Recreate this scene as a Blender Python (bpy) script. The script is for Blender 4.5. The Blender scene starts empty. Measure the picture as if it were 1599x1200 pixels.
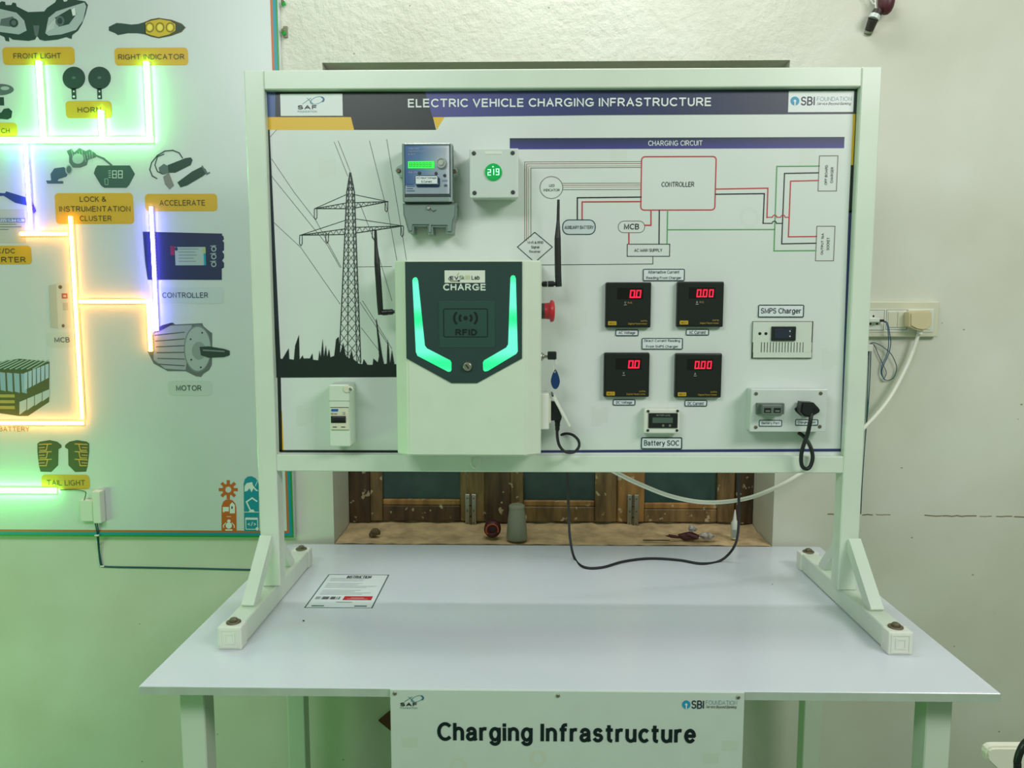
import bpy, bmesh, math, random
from mathutils import Vector, Matrix
from mathutils.geometry import tessellate_polygon
random.seed(7)
SC = bpy.context.scene
COL = SC.collection

# ------------------------------------------------------------------ camera
F_PX, PITCH, YAW = 1162.3, 0.1027, 0.0172
CAM = Vector((-0.0724, 0.0, 1.4148))
FW = Vector((-math.sin(YAW)*math.cos(PITCH), math.cos(YAW)*math.cos(PITCH), -math.sin(PITCH)))
RT = Vector((math.cos(YAW), math.sin(YAW), 0))
UP = RT.cross(FW)
cd = bpy.data.cameras.new('camera'); cam = bpy.data.objects.new('camera', cd); COL.objects.link(cam)
cd.sensor_width = 36; cd.lens = F_PX/1599*36; cd.clip_start = .02
cam.matrix_world = Matrix.Translation(CAM) @ Matrix((RT, UP, -FW)).transposed().to_4x4()
SC.camera = cam

# ------------------------------------------------------------------ light
def lin(c): return tuple(((v/255)/12.92 if v <= 10 else (((v/255)+.055)/1.055)**2.4) for v in c)
w = bpy.data.worlds.new('room_light'); SC.world = w; w.use_nodes = True
w.node_tree.nodes['Background'].inputs[0].default_value = (.62, .90, .62, 1)
w.node_tree.nodes['Background'].inputs[1].default_value = .30
def area(name, loc, target, sx, sy, power, col):
    l = bpy.data.lights.new(name, 'AREA'); l.shape = 'RECTANGLE'; l.size = sx; l.size_y = sy
    l.energy = power; l.color = col
    o = bpy.data.objects.new(name, l); COL.objects.link(o); o.location = loc
    d = Vector(target)-Vector(loc); o.rotation_euler = d.to_track_quat('-Z', 'Y').to_euler()
area('tube_light_above_wall', (-.05, 1.72, 2.78), (-.05, 1.95, 1.6), 1.2, .10, 8, (1, .99, .98))
area('tube_light_right', (1.7, -.2, 2.75), (.3, 1.7, 1.1), 1.3, .55, 35, (1, .955, .95))
area('tube_light_left', (-1.1, -.5, 2.75), (-.1, 1.7, 1.2), 1.3, .55, 24, (.95, .98, 1))
area('added_green_fill_left', (-2.5, .7, .55), (-.4, 1.7, .6), 1.2, .06, 9.5, (.25, 1, .18))  # added fill lamp, out of view, for the green cast on the lower wall
SC.view_settings.view_transform = 'Standard'; SC.view_settings.look = 'None'
SC.view_settings.exposure = 0; SC.view_settings.gamma = 1; SC.view_settings.use_curve_mapping = False

# ------------------------------------------------------------------ measured planes (metres)
Y_WALL, Y_POST, Y_PANEL, Y_BOARD = 2.05, 1.594, 1.612, 2.028
Z_TABLE = .75
def ray(px, py): return FW + RT*((px-799.5)/F_PX) + UP*((600-py)/F_PX)
def at(px, py, Y):            # point of a depth plane seen at a photo position
    d = ray(px, py); return CAM + d*((Y-CAM.y)/d.y)
def atz(px, py, Z):
    d = ray(px, py); return CAM + d*((Z-CAM.z)/d.z)

# ------------------------------------------------------------------ materials
MATS = {}
def mat(name, col, rough=.5, metal=0., emit=None, estr=0., noise=0., nscale=20., bump=0., bscale=60., spec=.5, coat=0.):
    if name in MATS: return MATS[name]
    m = bpy.data.materials.new(name); m.use_nodes = True; nt = m.node_tree; b = nt.nodes['Principled BSDF']
    c = (*lin(col), 1)
    b.inputs['Base Color'].default_value = c; b.inputs['Roughness'].default_value = rough; b.inputs['Metallic'].default_value = metal
    b.inputs['Specular IOR Level'].default_value = spec; b.inputs['Coat Weight'].default_value = coat
    tc = nt.nodes.new('ShaderNodeTexCoord')
    n = nt.nodes.new('ShaderNodeTexNoise'); n.inputs['Scale'].default_value = nscale; n.inputs['Detail'].default_value = 6
    nt.links.new(tc.outputs['Object'], n.inputs['Vector'])
    r = nt.nodes.new('ShaderNodeMapRange'); r.inputs['From Min'].default_value = .3; r.inputs['From Max'].default_value = .7
    k = noise if noise else .03
    r.inputs['To Min'].default_value = 1-k; r.inputs['To Max'].default_value = 1+k*.5
    mx = nt.nodes.new('ShaderNodeVectorMath'); mx.operation = 'SCALE'; mx.inputs[0].default_value = c[:3]
    nt.links.new(n.outputs['Fac'], r.inputs['Value']); nt.links.new(r.outputs[0], mx.inputs['Scale']); nt.links.new(mx.outputs[0], b.inputs['Base Color'])
    if bump:
        n2 = nt.nodes.new('ShaderNodeTexNoise'); n2.inputs['Scale'].default_value = bscale; n2.inputs['Detail'].default_value = 8
        nt.links.new(tc.outputs['Object'], n2.inputs['Vector'])
        bp = nt.nodes.new('ShaderNodeBump'); bp.inputs['Strength'].default_value = bump; bp.inputs['Distance'].default_value = .004
        nt.links.new(n2.outputs['Fac'], bp.inputs['Height']); nt.links.new(bp.outputs[0], b.inputs['Normal'])
    if emit:
        b.inputs['Emission Color'].default_value = (*emit, 1); b.inputs['Emission Strength'].default_value = estr
    MATS[name] = m; return m
def attr_mat(name, rough, emission=0.):
    m = bpy.data.materials.new(name); m.use_nodes = True; nt = m.node_tree; b = nt.nodes['Principled BSDF']
    a = nt.nodes.new('ShaderNodeAttribute'); a.attribute_name = 'Col'
    nt.links.new(a.outputs['Color'], b.inputs['Base Color']); b.inputs['Roughness'].default_value = rough
    if emission:
        nt.links.new(a.outputs['Color'], b.inputs['Emission Color']); b.inputs['Emission Strength'].default_value = emission
    MATS[name] = m; return m
PRINT = attr_mat('vinyl_print', .38)
PAPERPRINT = attr_mat('paper_print', .6)
GLOW = attr_mat('lit_segments', .4, 1.0)
def wall_material():
    m = bpy.data.materials.new('whitewashed_plaster'); m.use_nodes = True; nt = m.node_tree; b = nt.nodes['Principled BSDF']
    N = nt.nodes.new; L = nt.links.new
    tc = N('ShaderNodeTexCoord')
    n1 = N('ShaderNodeTexNoise'); n1.inputs['Scale'].default_value = 3.2; n1.inputs['Detail'].default_value = 7; L(tc.outputs['Object'], n1.inputs['Vector'])
    cr = N('ShaderNodeValToRGB'); L(n1.outputs['Fac'], cr.inputs['Fac'])
    cr.color_ramp.elements[0].position = .3; cr.color_ramp.elements[0].color = (*lin((205, 205, 188)), 1)
    cr.color_ramp.elements[1].position = .7; cr.color_ramp.elements[1].color = (*lin((218, 220, 208)), 1)
    sp = N('ShaderNodeTexNoise'); sp.inputs['Scale'].default_value = 26; sp.inputs['Detail'].default_value = 2; L(tc.outputs['Object'], sp.inputs['Vector'])
    s2 = N('ShaderNodeMapRange'); s2.inputs['From Min'].default_value = .80; s2.inputs['From Max'].default_value = .84; L(sp.outputs['Fac'], s2.inputs['Value'])
    mx = N('ShaderNodeMixRGB'); mx.inputs[2].default_value = (*lin((120, 120, 100)), 1); L(s2.outputs[0], mx.inputs[0]); L(cr.outputs[0], mx.inputs[1])
    L(mx.outputs[0], b.inputs['Base Color']); b.inputs['Roughness'].default_value = .75
    n2 = N('ShaderNodeTexNoise'); n2.inputs['Scale'].default_value = 45; n2.inputs['Detail'].default_value = 9; n2.inputs['Roughness'].default_value = .62; L(tc.outputs['Object'], n2.inputs['Vector'])
    # rougher plaster in patches
    n3 = N('ShaderNodeTexNoise'); n3.inputs['Scale'].default_value = 1.7; n3.inputs['Detail'].default_value = 2; L(tc.outputs['Object'], n3.inputs['Vector'])
    # coarse render above the window, trowelled smooth lower down
    sz = N('ShaderNodeSeparateXYZ'); L(tc.outputs['Object'], sz.inputs[0])
    zr = N('ShaderNodeMapRange'); zr.inputs['From Min'].default_value = 1.75; zr.inputs['From Max'].default_value = 2.0; zr.inputs['To Min'].default_value = .05; zr.inputs['To Max'].default_value = 1; L(sz.outputs['Z'], zr.inputs['Value'])
    xr = N('ShaderNodeMapRange'); xr.inputs['From Min'].default_value = .6; xr.inputs['From Max'].default_value = .85; xr.inputs['To Min'].default_value = 1; xr.inputs['To Max'].default_value = .06; L(sz.outputs['X'], xr.inputs['Value'])
    m1 = N('ShaderNodeMath'); m1.operation = 'MULTIPLY'; L(zr.outputs[0], m1.inputs[0]); L(xr.outputs[0], m1.inputs[1])
    m2 = N('ShaderNodeMath'); m2.operation = 'MULTIPLY'; L(m1.outputs[0], m2.inputs[0]); L(n3.outputs['Fac'], m2.inputs[1])
    bp = N('ShaderNodeBump'); bp.inputs['Distance'].default_value = .014; L(m2.outputs[0], bp.inputs['Strength']); L(n2.outputs['Fac'], bp.inputs['Height']); L(bp.outputs[0], b.inputs['Normal'])
    return m
def wood_material(name, c0, c1):
    m = bpy.data.materials.new(name); m.use_nodes = True; nt = m.node_tree; b = nt.nodes['Principled BSDF']
    N = nt.nodes.new; L = nt.links.new
    tc = N('ShaderNodeTexCoord'); mp = N('ShaderNodeMapping'); mp.inputs['Scale'].default_value = (9, 9, 1.6); L(tc.outputs['Object'], mp.inputs[0])
    n1 = N('ShaderNodeTexNoise'); n1.inputs['Scale'].default_value = 5; n1.inputs['Detail'].default_value = 8; L(mp.outputs[0], n1.inputs['Vector'])
    cr = N('ShaderNodeValToRGB'); L(n1.outputs['Fac'], cr.inputs['Fac'])
    cr.color_ramp.elements[0].position = .32; cr.color_ramp.elements[0].color = (*lin(c0), 1)
    cr.color_ramp.elements[1].position = .68; cr.color_ramp.elements[1].color = (*lin(c1), 1)
    sp = N('ShaderNodeTexNoise'); sp.inputs['Scale'].default_value = 38; sp.inputs['Detail'].default_value = 3; L(tc.outputs['Object'], sp.inputs['Vector'])
    s2 = N('ShaderNodeMapRange'); s2.inputs['From Min'].default_value = .64; s2.inputs['From Max'].default_value = .67; L(sp.outputs['Fac'], s2.inputs['Value'])
    mx = N('ShaderNodeMixRGB'); mx.inputs[2].default_value = (*lin((190, 175, 140)), 1); L(s2.outputs[0], mx.inputs[0]); L(cr.outputs[0], mx.inputs[1])
    L(mx.outputs[0], b.inputs['Base Color']); b.inputs['Roughness'].default_value = .6
    bp = N('ShaderNodeBump'); bp.inputs['Strength'].default_value = .3; bp.inputs['Distance'].default_value = .004; L(n1.outputs['Fac'], bp.inputs['Height']); L(bp.outputs[0], b.inputs['Normal'])
    MATS[name] = m; return m
def clear_plastic(name, tint=(1, 1, 1), k=.14, rough=.06):
    m = bpy.data.materials.new(name); m.use_nodes = True; nt = m.node_tree; nt.nodes.clear()
    N = nt.nodes.new; L = nt.links.new
    o = N('ShaderNodeOutputMaterial'); t = N('ShaderNodeBsdfTransparent'); t.inputs[0].default_value = (*tint, 1)
    g = N('ShaderNodeBsdfGlossy'); g.inputs['Roughness'].default_value = rough
    f = N('ShaderNodeFresnel'); f.inputs[0].default_value = 1.45
    a = N('ShaderNodeMath'); a.inputs[1].default_value = k; L(f.outputs[0], a.inputs[0])
    x = N('ShaderNodeMixShader'); L(a.outputs[0], x.inputs[0]); L(t.outputs[0], x.inputs[1]); L(g.outputs[0], x.inputs[2]); L(x.outputs[0], o.inputs[0])
    MATS[name] = m; return m

WALL = wall_material()
WHITEPAINT = mat('white_painted_steel', (212, 224, 208), .32, noise=.04, nscale=9)
WHITEPL = mat('white_plastic', (222, 226, 214), .38)
CREAMPL = mat('cream_plastic', (214, 214, 190), .4)
BEIGE = mat('beige_plastic', (212, 200, 160), .45)
GREYPL = mat('grey_plastic', (120, 138, 132), .35)
LIDPL = mat('pale_grey_plastic', (205, 214, 208), .3)
BLACKPL = mat('black_plastic', (24, 28, 28), .38)
RUBBER = mat('black_rubber', (22, 26, 25), .55)
DARKGREY = mat('dark_grey_plastic', (52, 58, 58), .4)
STEEL = mat('zinc_steel', (165, 165, 150), .35, .9)
RUSTY = mat('dull_bolt_steel', (120, 112, 90), .5, .6, noise=.3, nscale=200)
RED = mat('red_plastic', (190, 40, 50), .35)
MAROON = mat('maroon_plastic', (78, 30, 36), .45)
BLUEFOB = mat('blue_fob_plastic', (20, 55, 105), .35)
TABLETOP = mat('white_laminate', (214, 220, 228), .17, noise=.02, nscale=4, spec=.6)
TABLEEDGE = mat('laminate_edge_band', (178, 192, 178), .5, noise=.08, nscale=30)
PANELW = mat('panel_white_vinyl', (214, 222, 216), .34, noise=.03, nscale=6)
BOARDW = mat('display_board_vinyl', (206, 212, 212), .3, noise=.02, nscale=5)
FLOOR = mat('dark_green_floor', (96, 122, 86), .6, noise=.15, nscale=12)
WOOD = wood_material('weathered_wood', (94, 74, 46), (146, 118, 74))
WOODDARK = wood_material('dark_painted_wood', (64, 46, 34), (104, 78, 54))
WOODLIGHT = wood_material('orange_wood', (134, 96, 50), (184, 138, 78))
SILL = mat('earthy_sill', (212, 184, 140), .85, noise=.35, nscale=22, bump=.7, bscale=50)
DARKGLASS = mat('dark_window_glass', (46, 76, 68), .16, noise=.25, nscale=14)
CLEAR = clear_plastic('clear_plastic_cover', (1, 1, 1), .02, .12)
FROST = mat('frosted_glass', (150, 152, 132), .5)
TEALWIRE = mat('teal_wire', (26, 84, 92), .45)
BLUEWIRE = mat('blue_wire', (58, 98, 130), .45)
WHITECABLE = mat('white_cable', (236, 236, 224), .4)
BROWN = mat('brown_board', (104, 60, 38), .6, noise=.2)
PLYW = mat('sign_sheet', (204, 216, 206), .35, noise=.03)
PAPER = mat('paper', (218, 226, 228), .55)
GREENTAPE = mat('green_tape', (40, 170, 60), .5)
FACEPL = mat('dark_green_acrylic', (44, 66, 64), .3)

# ------------------------------------------------------------------ mesh building
class MB:
    def __init__(s): s.v = []; s.f = []; s.sm = []; s.c = None
    def add(s, vs, fs, smooth=False):
        o = len(s.v); s.v += [Vector(p) for p in vs]
        for f in fs: s.f.append([i+o for i in f]); s.sm.append(smooth)
        return s
    def box(s, x0, x1, y0, y1, z0, z1, bev=0, seg=2):
        if not bev:
            vs = [(x, y, z) for x in (x0, x1) for y in (y0, y1) for z in (z0, z1)]
            return s.add(vs, [(0, 1, 3, 2), (4, 6, 7, 5), (0, 4, 5, 1), (2, 3, 7, 6), (0, 2, 6, 4), (1, 5, 7, 3)])
        bm = bmesh.new(); bmesh.ops.create_cube(bm, size=1)
        for v in bm.verts: v.co = Vector(((x0+x1)/2+v.co.x*(x1-x0), (y0+y1)/2+v.co.y*(y1-y0), (z0+z1)/2+v.co.z*(z1-z0)))
        bmesh.ops.bevel(bm, geom=bm.edges[:], offset=bev, segments=seg, affect='EDGES', profile=.5)
        return s.frombm(bm, False)
    def frombm(s, bm, smooth):
        bm.verts.index_update(); s.add([v.co.copy() for v in bm.verts], [[v.index for v in f.verts] for f in bm.faces], smooth); bm.free(); return s
    def prism(s, poly, y0, y1, bev=0):     # poly in X,Z extruded along Y
        bm = bmesh.new()
        vs = [bm.verts.new((p[0], y0, p[1])) for p in poly]; f = bm.faces.new(vs)
        r = bmesh.ops.extrude_face_region(bm, geom=[f])
        for g in r['geom']:
            if isinstance(g, bmesh.types.BMVert): g.co.y = y1
        bmesh.ops.recalc_face_normals(bm, faces=bm.faces[:])
        if bev: bmesh.ops.bevel(bm, geom=[e for e in bm.edges if all(abs(v.co.y-y0) < 1e-6 for v in e.verts)], offset=bev, segments=2, affect='EDGES', clamp_overlap=True)
        return s.frombm(bm, False)
    def loft(s, rings, cap=True, smooth=False):
        n = len(rings[0]); vs = [p for r in rings for p in r]; fs = []
        for i in range(len(rings)-1):
            for j in range(n):
                k = (j+1) % n; fs.append((i*n+j, i*n+k, (i+1)*n+k, (i+1)*n+j))
        s.add(vs, fs, smooth)
        if cap:
            s.add(rings[0], [list(range(n))[::-1]]); s.add(rings[-1], [list(range(n))])
        return s
    def lathe(s, o, ax, prof, seg=20):     # prof: (distance along axis, radius)
        o = Vector(o); ax = Vector(ax).normalized(); a = ax.orthogonal().normalized(); b = ax.cross(a)
        rings = [[o+ax*t+(a*math.cos(2*math.pi*j/seg)+b*math.sin(2*math.pi*j/seg))*max(r, 1e-5) for j in range(seg)] for t, r in prof]
        n = seg
        return s.loft(rings, True, seg > 8)
    def cyl(s, p0, p1, r0, r1=None, seg=16):
        p0 = Vector(p0); p1 = Vector(p1); r1 = r0 if r1 is None else r1
        return s.lathe(p0, p1-p0, [(0, r0), ((p1-p0).length, r1)], seg)
    def bar(s, p0, p1, w, d, up=(1, 0, 0)):  # rectangular bar between points
        p0 = Vector(p0); p1 = Vector(p1); ax = (p1-p0).normalized(); a = Vector(up); a = (a-ax*a.dot(ax)).normalized(); b = ax.cross(a)
        q = [(-1, -1), (1, -1), (1, 1), (-1, 1)]
        return s.loft([[p+a*(i*w/2)+b*(j*d/2) for i, j in q] for p in (p0, p1)])
    def tube(s, pts, r, seg=8, n=8, closed=False):
        P = [Vector(p) for p in pts]; S = []
        for i in range(len(P)-1):
            p0 = P[max(i-1, 0)]; p1 = P[i]; p2 = P[i+1]; p3 = P[min(i+2, len(P)-1)]
            for k in range(n):
                t = k/n; S.append(.5*((2*p1)+(p2-p0)*t+(2*p0-5*p1+4*p2-p3)*t*t+(3*p1-p0-3*p2+p3)*t**3))
        S.append(P[-1]); rings = []; a = None
        for i, p in enumerate(S):
            ax = (S[min(i+1, len(S)-1)]-S[max(i-1, 0)]).normalized()
            a = ax.orthogonal().normalized() if a is None else (a-ax*a.dot(ax)).normalized(); b = ax.cross(a)
            rings.append([p+(a*math.cos(2*math.pi*j/seg)+b*math.sin(2*math.pi*j/seg))*r for j in range(seg)])
        return s.loft(rings, True, True)
    def sphere(s, c, r, sx=1, sy=1, sz=1, seg=16):
        bm = bmesh.new(); bmesh.ops.create_uvsphere(bm, u_segments=seg, v_segments=seg//2, radius=r)
        for v in bm.verts: v.co = Vector((c[0]+v.co.x*sx, c[1]+v.co.y*sy, c[2]+v.co.z*sz))
        return s.frombm(bm, True)
def orig(o):
    p = Vector((0, 0, 0))
    while o: p += o.location; o = o.parent
    return p
def obj(name, mb, m, parent=None, loc=None):
    base = orig(parent) if parent else Vector(loc if loc is not None else (0, 0, 0))
    me = bpy.data.meshes.new(name); me.from_pydata([tuple(p-base) for p in mb.v], [], mb.f)
    me.polygons.foreach_set('use_smooth', mb.sm); me.materials.append(m)
    if mb.c is not None:
        a = me.color_attributes.new('Col', 'FLOAT_COLOR', 'POINT')
        a.data.foreach_set('color', [x for c in mb.c for x in (*c, 1)])
    else:
        bm = bmesh.new(); bm.from_mesh(me); bmesh.ops.recalc_face_normals(bm, faces=bm.faces[:]); bm.to_mesh(me); bm.free()
    me.update()
    o = bpy.data.objects.new(name, me); COL.objects.link(o)
    if parent: o.parent = parent
    else: o.location = base
    return o
def thing(name, label, cat, loc, group=None):
    o = bpy.data.objects.new(name, None); COL.objects.link(o); o.location = loc; o.empty_display_size = .05
    return tag(o, label, cat, group)
def tag(o, label, cat, group=None):
    o['label'] = label; o['category'] = cat
    if group: o['group'] = group
    return o
def struct(o, label=None):
    o['kind'] = 'structure'
    if label: o['label'] = label
    return o

# ------------------------------------------------------------------ flat print: polygons on a plane of the place
# a plain sans-serif drawn with strokes (cap height 1), so lettering needs no font file
def _arc(cx, cy, rx, ry, a0, a1, n=9): return [(cx+rx*math.cos(math.radians(a0+(a1-a0)*i/n)), cy+ry*math.sin(math.radians(a0+(a1-a0)*i/n))) for i in range(n+1)]
_X = .72
GL = {
 'A': [[(0, 0), (.36, 1), (.72, 0)], [(.14, .34), (.58, .34)]],
 'B': [[(0, 0), (0, 1)], [(0, 1), (.34, 1)]+_arc(.34, .76, .24, .24, 90, -90)+[(0, .52)], [(.1, .52), (.36, .52)]+_arc(.36, .26, .27, .26, 90, -90)+[(0, 0)]],
 'C': [_arc(.42, .5, .42, .5, 48, 312, 16)], 'D': [[(0, 0), (0, 1)], [(0, 1), (.26, 1)]+_arc(.26, .5, .42, .5, 90, -90, 14)+[(0, 0)]],
 'E': [[(.56, 1), (0, 1), (0, 0), (.58, 0)], [(0, .52), (.52, .52)]], 'F': [[(.54, 1), (0, 1), (0, 0)], [(0, .5), (.48, .5)]],
 'G': [_arc(.43, .5, .43, .5, 48, 330, 16)+[(.82, .2), (.82, .44), (.48, .44)]], 'H': [[(0, 0), (0, 1)], [(.64, 0), (.64, 1)], [(0, .52), (.64, .52)]],
 'I': [[(0, 0), (0, 1)]], 'J': [[(.42, 1), (.42, .24)]+_arc(.21, .24, .21, .24, 0, -170, 8)], 'K': [[(0, 0), (0, 1)], [(.58, 1), (0, .38)], [(.2, .58), (.62, 0)]],
 'L': [[(0, 1), (0, 0), (.52, 0)]], 'M': [[(0, 0), (0, 1), (.4, .12), (.8, 1), (.8, 0)]], 'N': [[(0, 0), (0, 1), (.64, 0), (.64, 1)]],
 'O': [_arc(.44, .5, .44, .5, 0, 360, 22)], 'P': [[(0, 0), (0, 1)], [(0, 1), (.34, 1)]+_arc(.34, .73, .26, .27, 90, -90)+[(0, .46)]],
 'Q': [_arc(.44, .5, .44, .5, 0, 360, 22), [(.52, .24), (.86, -.06)]], 'R': [[(0, 0), (0, 1)], [(0, 1), (.36, 1)]+_arc(.36, .74, .26, .26, 90, -90)+[(0, .48)], [(.34, .48), (.66, 0)]],
 'S': [_arc(.33, .745, .28, .255, 25, 250, 10)+_arc(.33, .26, .31, .26, 75, -158, 11)], 'T': [[(0, 1), (.7, 1)], [(.35, 1), (.35, 0)]],
 'U': [[(0, 1), (0, .32)]+_arc(.31, .32, .31, .32, 180, 360, 10)+[(.62, 1)]], 'V': [[(0, 1), (.35, 0), (.7, 1)]], 'W': [[(0, 1), (.25, 0), (.5, .95), (.75, 0), (1, 1)]],
 'X': [[(0, 0), (.66, 1)], [(0, 1), (.66, 0)]], 'Y': [[(0, 1), (.34, .46), (.68, 1)], [(.34, .46), (.34, 0)]], 'Z': [[(.02, 1), (.6, 1), (0, 0), (.62, 0)]],
 'a': [[(.05, .55)]+_arc(.26, .5, .23, .22, 150, 0, 7)+[(.49, .1), (.54, 0)], [(.49, .42), (.24, .38)]+_arc(.2, .19, .19, .19, 90, 270, 7)+[(.34, .03), (.49, .2)]],
 'b': [[(0, 1), (0, 0)], _arc(.27, .36, .27, .36, 180, -180, 16)], 'c': [_arc(.28, .36, .28, .36, 50, 310, 12)], 'd': [[(.54, 1), (.54, 0)], _arc(.27, .36, .27, .36, 0, 360, 16)],
 'e': [[(.01, .36), (.55, .36)], _arc(.28, .36, .27, .36, 0, 318, 14)], 'f': [[(.14, 0), (.14, .8)]+_arc(.3, .8, .16, .2, 180, 95, 5)+[(.36, 1)], [(0, .7), (.33, .7)]],
 'g': [_arc(.27, .36, .27, .36, 0, 360, 16), [(.54, .72), (.54, -.04)]+_arc(.27, -.04, .27, .24, 0, -155, 8)], 'h': [[(0, 0), (0, 1)], [(0, .42)]+_arc(.25, .46, .25, .26, 170, 0, 7)+[(.5, 0)]],
 'i': [[(0, 0), (0, .72)], [(0, .9), (0, 1)]], 'j': [[(.1, .72), (.1, -.1), (0, -.26)], [(.1, .9), (.1, 1)]], 'k': [[(0, 0), (0, 1)], [(.44, .72), (0, .28)], [(.16, .44), (.48, 0)]],
 'l': [[(0, 0), (0, 1)]], 'm': [[(0, 0), (0, .72)], [(0, .46)]+_arc(.2, .5, .2, .22, 170, 0, 6)+[(.4, 0)], [(.4, .46)]+_arc(.6, .5, .2, .22, 170, 0, 6)+[(.8, 0)]],
 'n': [[(0, 0), (0, .72)], [(0, .42)]+_arc(.25, .46, .25, .26, 170, 0, 7)+[(.5, 0)]], 'o': [_arc(.28, .36, .28, .36, 0, 360, 16)], 'p': [[(0, .72), (0, -.28)], _arc(.27, .36, .27, .36, 180, -180, 16)],
 'q': [[(.54, .72), (.54, -.28)], _arc(.27, .36, .27, .36, 0, 360, 16)], 'r': [[(0, 0), (0, .72)], [(0, .4)]+_arc(.24, .44, .24, .27, 175, 75, 5)],
 's': [_arc(.24, .54, .2, .18, 25, 250, 8)+_arc(.24, .19, .23, .19, 75, -158, 8)], 't': [[(.14, .95), (.14, .16)]+_arc(.29, .16, .15, .16, 180, 275, 4), [(0, .7), (.33, .7)]],
 'u': [[(0, .72), (0, .26)]+_arc(.25, .26, .25, .26, 180, 350, 7), [(.5, .72), (.5, 0)]], 'v': [[(0, .72), (.26, 0), (.52, .72)]], 'w': [[(0, .72), (.2, 0), (.4, .68), (.6, 0), (.8, .72)]],
 'x': [[(0, 0), (.48, .72)], [(0, .72), (.48, 0)]], 'y': [[(0, .72), (.27, .02)], [(.54, .72), (.2, -.2), (.04, -.26)]], 'z': [[(.02, .72), (.46, .72), (0, 0), (.48, 0)]],
 '0': [_arc(.3, .5, .3, .5, 0, 360, 18)], '1': [[(.02, .78), (.26, 1), (.26, 0)]], '2': [_arc(.29, .72, .28, .28, 165, -35, 9)+[(0, 0), (.6, 0)]],
 '3': [_arc(.28, .75, .26, .25, 150, -80, 9), _arc(.28, .26, .3, .26, 85, -150, 9)], '6': [_arc(.3, .3, .3, .3, 0, 360, 16), [(.02, .34), (.14, .76), (.4, 1)]], '9': [_arc(.3, .7, .3, .3, 0, 360, 16), [(.58, .66), (.46, .24), (.2, 0)]],
 '&': [[(.72, 0), (.14, .74)]+_arc(.3, .82, .17, .18, 190, 0, 6)+[(.36, .56)]+_arc(.26, .26, .26, .26, 110, 300, 9)+[(.68, .42)]], '/': [[(0, -.08), (.36, 1.06)]], '-': [[(0, .4), (.3, .4)]], '<': [[(.4, .7), (0, .4), (.4, .1)]], '>': [[(0, .7), (.4, .4), (0, .1)]], '.': [[(0, 0), (0, .04)]],
}
def strokes(st, wd, shear):
    x = 0; out = []
    for chh in st:
        if chh == ' ': x += .40; continue
        g = GL[chh]; mn = min(q[0] for l in g for q in l); mxx = max(q[0] for l in g for q in l)
        out += [[(x+q[0]-mn+shear*q[1], q[1]) for q in l] for l in g]; x += mxx-mn+wd+.13
    return out
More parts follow.
